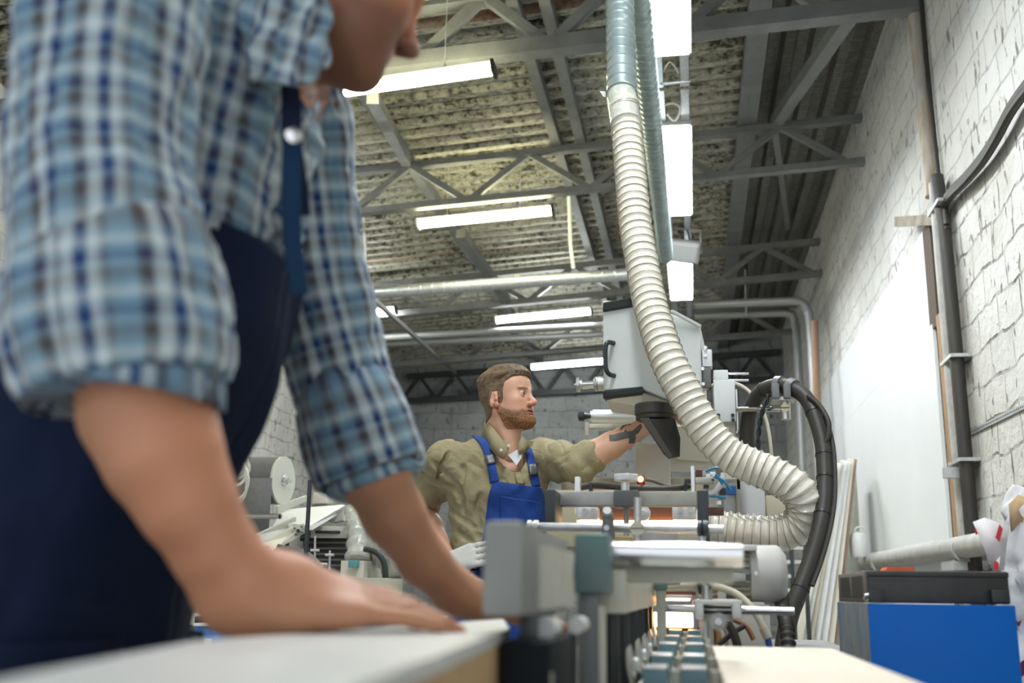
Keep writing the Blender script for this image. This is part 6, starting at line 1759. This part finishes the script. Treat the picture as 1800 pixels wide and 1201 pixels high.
o = build('holes', m, M_black, sb_); o['kind'] = 'stuff'
# leaning boards
cols = [(0.66,0.63,0.54),(0.70,0.70,0.68),(0.60,0.55,0.42),(0.72,0.72,0.70),(0.72,0.72,0.71),(0.66,0.60,0.50),(0.30,0.22,0.16)]
lb = ['leftmost cream board of the leaning stack', 'second white board of the leaning stack', 'narrow tan board in the leaning stack', 'white board in the middle of the leaning stack',
      'broad bright white board of the leaning stack', 'cream board next to the brown one in the leaning stack', 'rightmost brown-edged board of the leaning stack']
bot = [1397,1407,1420,1431,1445,1459,1470]; top = [1466,1471,1476,1482,1488,1494,1501]; ty = [823,819,816,814,816,812,812]
for k in range(7):
    m = MB(); Yk = 9.3+0.04*k; a = P(bot[k]-6, 1180, Yk-0.3); b = P(top[k], ty[k], Yk+0.25)
    a = b + (a-b)*((b.z-0.005)/(b.z-a.z)); m.bar(a, b, S(11 if k not in (2,6) else 7, 9.4), 0.12, up=(0,1,0)); build('leaning_board', m, mat('board_%s' % ['cream','white','tan','ivory','snow','oat','brown'][k], cols[k], 0.6, col2=tuple(c*0.9 for c in cols[k]), nscale=5), None, False, lb[k], 'board', 'boards leaning against the right wall')
bx('grey_locker', M_greypaint, None, P(1482,960,9.9).x, P(1504,960,9.9).x+0.05, 9.95, 10.2, 0.0, P(1490,830,9.9).z, bev=0.005, label='narrow grey-brown upright cupboard just behind the leaning boards', cat='cupboard')
# paper sacks
M_paper = mat('crumpled_white_paper', (0.64,0.64,0.66), 0.8, bump=0.5, bscale=18)
M_kraft = mat('kraft_paper', (0.52,0.36,0.20), 0.8, bump=0.3)
M_red = mat('red_print', (0.62,0.03,0.05), 0.6); M_plum = mat('plum_print', (0.16,0.01,0.05), 0.6)
t = thing('paper_sack', V3(0.97,3.0,0), 'crumpled white paper sack with red printing at the right edge', 'paper sack')
rows_ = [(V3(0.985,3.0,0.0),.20,.15),(V3(0.985,3.0,0.1),.225,.17),(V3(0.98,3.0,0.5),.215,.165),(V3(0.975,3.0,0.85),.205,.155),(V3(0.985,3.0,1.08),.19,.13),(V3(0.99,3.0,1.20),.175,.10),(V3(1.0,3.0,1.245),.16,.08)]
V, F, UV, n = loft(rows_, 90, 9, 0.13, (2.6,7.5), 21.0, ref=(1,0,0), fine=1.6)
build_np('sack', V, F, M_paper, t)
m = MB(); vs_ = []
for i in range(13):
    a = i/12; x = 0.80+0.33*a; z = 1.235 + 0.022*math.sin(a*9)+0.012*math.sin(a*23)
    for dz_ in (-0.07, 0.0): vs_.append(V3(x, 2.93+0.02*math.sin(a*12), z+dz_))
m.add(vs_, [(2*i,2*i+1,2*i+3,2*i+2) for i in range(12)]); o = build('kraft_lining', m, M_kraft, t); thick(o, 0.004)
m = MB(); fl = [P(1710,918,2.74), P(1730,910,2.73), P(1775,925,2.73), P(1770,955,2.71), P(1765,1003,2.72), P(1745,1003,2.72), P(1730,965,2.72)]
m.add(fl, [tuple(range(len(fl)))]); fo = build('torn_flap', m, mat('thin_white_paper', (0.66,0.64,0.65), 0.7, bump=0.4, bscale=20), t); thick(fo, 0.002)
for pg, nm in (([(1750,945),(1757,953),(1763,930),(1757,922)], 'red_mark'), ([(1715,928),(1719,938),(1716,941),(1713,932)], 'red_mark'), ([(1746,1002),(1749,985),(1756,990),(1755,1002)], 'red_mark')):
    m = MB(); m.prism([P(x, y, 2.700) for x, y in pg], (0,0.002,0)); build(nm, m, M_red, fo, False)
for pg in ([(1784,1088),(1790,1094),(1796,1090),(1792,1102),(1786,1098)], [(1788,1170),(1800,1160),(1806,1175),(1798,1190),(1790,1186)]):
    m = MB(); m.prism([P(x, y, 2.80) for x, y in pg], (0,0.002,0)); build('plum_mark', m, M_plum, t, False)
# things in the gap behind the motor
t = thing('metal_rack', V3(0.9,8.0,0.0), 'dark rack with pale shelves seen between the motor and the thick cable', 'rack')
for x in (1388, 1412): bx('upright', M_anthr, t, P(x,950,8.0).x, P(x+6,950,8.0).x, 8.0, 8.08, 0.0, P(x,925,8.0).z, bev=0)
bx('upright', M_anthr, t, P(1376,950,8.0).x, P(1380,950,8.0).x, 8.3, 8.35, 0.0, P(1380,925,8.0).z, bev=0)
for y in (938, 960, 985, 1010, 1035): bx('shelf', M_lam, t, P(1370,950,8.0).x, P(1420,950,8.0).x, 8.02, 8.4, P(1390,y+6,8.0).z, P(1390,y,8.0).z, bev=0)
# ------------------------------------------------------------------ far left machine seen between the bent man's arms
M_abr = mat('grey_abrasive', (0.125,0.125,0.125), 0.75, col2=(0.15,0.15,0.15), nscale=30)
t = thing('abrasive_roll', P(470,860,5.4), 'wide dark grey abrasive roll with a pale end disc left of the black pole', 'roll')
ax = Vector((0.99,-0.12,-0.02)).normalized(); e1 = P(499,845,5.25); R_ = 0.122
m = MB(); m.cyl(e1 - ax*0.23, e1 - ax*0.012, R_, seg=48); build('roll', m, M_abr, t)
m = MB(); m.cyl(e1 - ax*0.012, e1, R_*1.01, seg=48); build('end_disc', m, mat('ivory_disc', (0.56,0.57,0.50), 0.45), t)
m = MB(); m.lathe(e1, ax, [(0,0.030),(0.004,0.030),(0.005,0.020),(0.020,0.019),(0.022,0.012),(0.040,0.012),(0.041,0.009)], 24); build('hub', m, M_chrome, t)
a_, b_, d_ = frame_of(ax)
m = MB(); fr_ = e1 - ax*0.22 + V3(0,-R_,0); fe = e1 - ax*0.014 + V3(0,-R_,0)
m.add([fr_, fe, fe+V3(-0.01,0.02,-0.40), fr_+V3(-0.01,0.02,-0.40)], [(0,1,2,3)]); o = build('hanging_belt', m, M_abr, t); thick(o, 0.004)
t = thing('idler_tube', P(455,908,5.0), 'bright steel tube just below the abrasive roll', 'tube')
m = MB(); m.cyl(P(405,908,5.05), P(492,908,5.0), S(5.5,5), seg=20); build('tube', m, M_chrome, t)
m = MB(); m.cyl(P(492,908,5.0), P(494,908,5.0), S(4.2,5), seg=20); build('bore', m, M_black, t)
t = thing('feed_tray', P(540,900,5.4), 'white tray and channel running up to the right below the abrasive roll', 'tray')
m = MB(); m.prism([P(495,896,5.9), P(604,887,5.9), P(541,924,4.9), P(515,921,5.0), P(480,925,5.0)], (0,0,-0.015)); build('tray_top', m, mat('white_sheet', (0.68,0.69,0.69), 0.4), t, False)
m = MB(); m.prism([P(541,924,4.88), P(604,887,5.88), P(604,896,5.88), P(544,932,4.88)], (0.01,0.01,0)); build('tray_side', m, M_alu, t, False)
m = MB(); m.prism([P(447,940,4.6), P(515,909,5.1), P(514,925,5.1), P(455,960,4.6)], (0.012,0.012,0)); build('channel_wall', m, M_greypaint, t, False)
m = MB(); m.prism([P(484,890,5.6), P(536,871,6.2), P(537,880,6.2), P(485,903,5.6)], (0.01,0.01,0)); build('rear_channel_wall', m, M_greypaint, t, False)
m = MB(); m.prism([P(452,958,4.58), P(515,924,5.05), P(534,920,5.0), P(532,936,4.98), P(470,972,4.56)], (0.012,0.012,0)); build('channel_base', m, M_cream2, t, False)
m = MB(); m.prism([P(516,925,4.9), P(535,921,4.9), P(535,937,4.88), P(518,942,4.88)], (0,-0.01,0)); sp_ = build('end_plate', m, M_alu, t, False)
for x, y in ((524,933),(518,929),(530,926),(531,936),(520,940)):
    m = MB(); m.cyl(P(x,y,4.85), P(x,y,4.88), S(3 if x == 524 else 1.6,4.85), seg=12); build('plate_hole', m, M_black, sp_)
m = MB(); m.prism([P(560,905,5.5), P(604,896,5.6), P(602,915,5.6), P(585,919,5.6), P(556,914,5.5)], (0,0.05,0)); build('side_shield', m, M_cream2, t, False)
t = thing('slatted_machine', P(560,960,5.2), 'dark slatted machine housing with a cream frame behind the black pole', 'machine housing')
pbox(494, 926, 614, 1010, 5.3, 0.5, 'dark_housing', mat('dark_louvre', (0.06,0.058,0.052), 0.5), t, 0.002)
for k in range(7): pbox(494, 932+10*k, 615, 936+10*k, 5.26, 0.03, 'slat', mat('louvre_grey', (0.13,0.125,0.115), 0.5) if k == 0 else bpy.data.materials['louvre_grey'], t, 0.001)
pbox(543, 925, 608, 946, 5.2, 0.05, 'cream_frame', M_cream2, t); pbox(552, 933, 598, 938, 5.18, 0.03, 'frame_slot', M_black, t)
pbox(508, 950, 525, 966, 5.1, 0.08, 'valve_head', M_white, t, 0.01)
m = MB(); m.lathe(P(517,966,5.1), (0,0,1), [(0,0.026),(0.07,0.025),(0.08,0.012),(0.09,0.012)], 20); build('pale_cap', m, M_white, t)
t = thing('black_pole', P(541,925,3.6), 'thin black upright pole left of centre under the plaid sleeve', 'pole')
m = MB(); m.cyl(P(545,845,3.6), P(534,1040,3.55), S(4,3.6), seg=14); build('pole', m, M_black, t)
m = MB(); q = P(534,1040,3.55); m.cyl(q, V3(q.x, q.y, 0), S(4,3.6), seg=14); build('pole_base', m, M_black, t)
t = thing('small_fittings', P(520,985,4.6), 'cluster of hoses, rods and an orange sensor under the white tray', 'fittings')
pbox(462, 960, 470, 975, 4.4, 0.03, 'orange_sensor', M_orange, t); pbox(442, 945, 450, 951, 4.4, 0.03, 'orange_cap', M_orange, t)
pbox(519, 987, 527, 992, 4.4, 0.02, 'red_cap', mat('red_plastic', (0.6,0.03,0.02), 0.4), t)
for pp, r_, mt in ((((478,978),(492,966),(515,966),(540,975),(565,998)),.013,mat('dark_grey_hose',(0.10,0.105,0.11),0.5)), (((488,960),(500,966),(512,985),(516,1000)),.010,M_black), (((500,970),(501,985),(512,990),(522,990)),.008,M_black),
        (((470,965),(476,972),(472,980),(466,975)),.005,M_white), (((455,970),(466,985),(470,1000)),.006,M_white)):
    m = MB(); m.tube(smooth_path([P(x, y, 4.5) for x, y in pp], 6), r_, 10); build('hose', m, mt, t)
for x, y0, y1, hy in ((554,942,1000,968), (580,968,1002,976)):
    m = MB(); m.cyl(P(x,y0,4.7), P(x-1,y1,4.7), S(2,4.7), seg=12); build('rod', m, M_sat, t)
    m = MB(); m.cyl(P(x-8,hy,4.7), P(x+7,hy,4.7), S(2.4,4.7), seg=12); build('rod_knob', m, M_alu, t)
m = MB(); m.cyl(P(545,992,4.6), P(575,992,4.6), S(2.4,4.6), seg=12); build('pale_rod', m, M_white, t)
t = thing('cable_tangle', P(420,835,4.6), 'tangle of white cables hanging left of the abrasive roll', 'cables')
rnd = random.Random(5)
for k in range(7):
    cx, cy = 412+rnd.uniform(-6,6), 835+rnd.uniform(-18,18); a, b = rnd.uniform(12,26), rnd.uniform(16,36); ph = rnd.uniform(0,6)
    m = MB(); m.tube([P(cx+a*math.cos(ph+u*0.35), cy+b*math.sin(ph+u*0.35), 4.6+0.02*k+0.01*math.sin(u)) for u in range(16)], 0.007, 8); build('cable', m, mat('ivory_cable', (0.66,0.64,0.56), 0.4) if k == 0 else bpy.data.materials['ivory_cable'], t)
pbox(405, 808, 424, 835, 4.8, 0.06, 'junction_box', M_dull, t)
# foil-wrapped duct and grey bin right of it
t = thing('foil_duct', P(640,940,5.0), 'silvery wrapped duct and flask behind the far forearm', 'duct')
m = MB(); m.tube(smooth_path([P(618,895,5.2), P(626,920,5.1), P(629,948,5.05), P(628,985,5.0)], 7), [0.035+0.006*math.sin(i*1.7)+0.0012*i for i in range(22)], 18); build('flask', m, M_film, t)
m = MB(); m.tube(smooth_path([P(640,925,5.2), P(665,950,5.1), P(690,975,5.05), P(712,1010,5.0)], 7), [0.085+0.010*math.sin(i*2.3) for i in range(22)], 20); build('foil', m, mat('crumpled_foil', (0.62,0.62,0.60), 0.3, 0.7, bump=1.0, bscale=18), t)
m = MB(); m.tube(smooth_path([P(640,965,4.9), P(662,972,4.9), P(675,990,4.9), P(678,1020,4.9)], 6), 0.014, 10); build('black_hose', m, M_black, t)
t = thing('cream_bench', P(640,1010,4.9), 'low cream bench behind the bent man\'s hands', 'bench')
pbox(596, 986, 640, 1060, 4.9, 0.3, 'cream_box', M_cream2, t); pbox(560, 1016, 680, 1070, 4.7, 0.3, 'bench_body', mat('aged_cream', (0.50,0.47,0.35), 0.5), t)
pbox(611, 985, 628, 998, 4.85, 0.04, 'teal_tag', mat('teal_tag', (0.10,0.30,0.33), 0.5), t)
bx('bench_stand', M_anthr, t, P(565,1016,4.7).x, P(675,1016,4.7).x, 4.75, 4.98, 0.0, P(600,1062,4.7).z, bev=0.002)
t = thing('blue_bin', P(360,1120,3.0), 'small blue bin with a dark rim low behind the bent man\'s wrist', 'bin')
pbox(336, 1101, 386, 1180, 3.0, 0.15, 'tub', mat('light_blue_plastic', (0.05,0.24,0.62), 0.4), t, 0.008)
pbox(336, 1096, 378, 1102, 2.98, 0.16, 'rim', M_alu, t); pbox(340, 1084, 374, 1096, 3.1, 0.03, 'black_frame', M_black, t)
lbx = pbox(358, 1123, 370, 1132, 2.985, 0.01, 'label_plate', M_white, t, 0.0005)
bx('bin_base', M_anthr, t, P(340,1150,3.0).x, P(380,1150,3.0).x, 3.02, 3.13, 0.0, P(360,1178,3.0).z, bev=0.001)
q0, q1 = P(545,900,6.8), P(616,900,6.8)
bx('side_cupboard', M_greyblk, None, q0.x, q1.x, 6.82, 7.2, 0.0, P(560,887,6.85).z, label='grey cupboard carrying a cream tub, far behind the black pole', cat='cupboard')
# workbench with pale clutter along the far left
t = thing('left_workbench', V3(-2.4,6.6,0), 'long dim workbench along the left side behind the machines', 'workbench')
for bb, nm, mt in (((-3.3,-1.2,6.4,7.2,0.78,0.84),'worktop',M_lam), ((-3.2,-1.3,6.5,7.1,0.0,0.78),'bench_body',M_greyblk)):
    m = MB(); m.bx(*bb, 0.005); build(nm, m, mt, t)
for (x0,y0,x1,y1,Y,nm,mt,l2) in ((548,865,575,886,6.8,'cream_tub',M_cream2,'shallow cream tub on the grey cupboard behind the black pole'),(600,862,612,887,6.85,'metal_box',M_alu,'small aluminium box on the grey cupboard, right of the cream tub')):
    o = pbox(x0,y0,x1,y1,Y,0.15,nm,mt,None,0.01); o['label'] = l2; o['category'] = 'container'
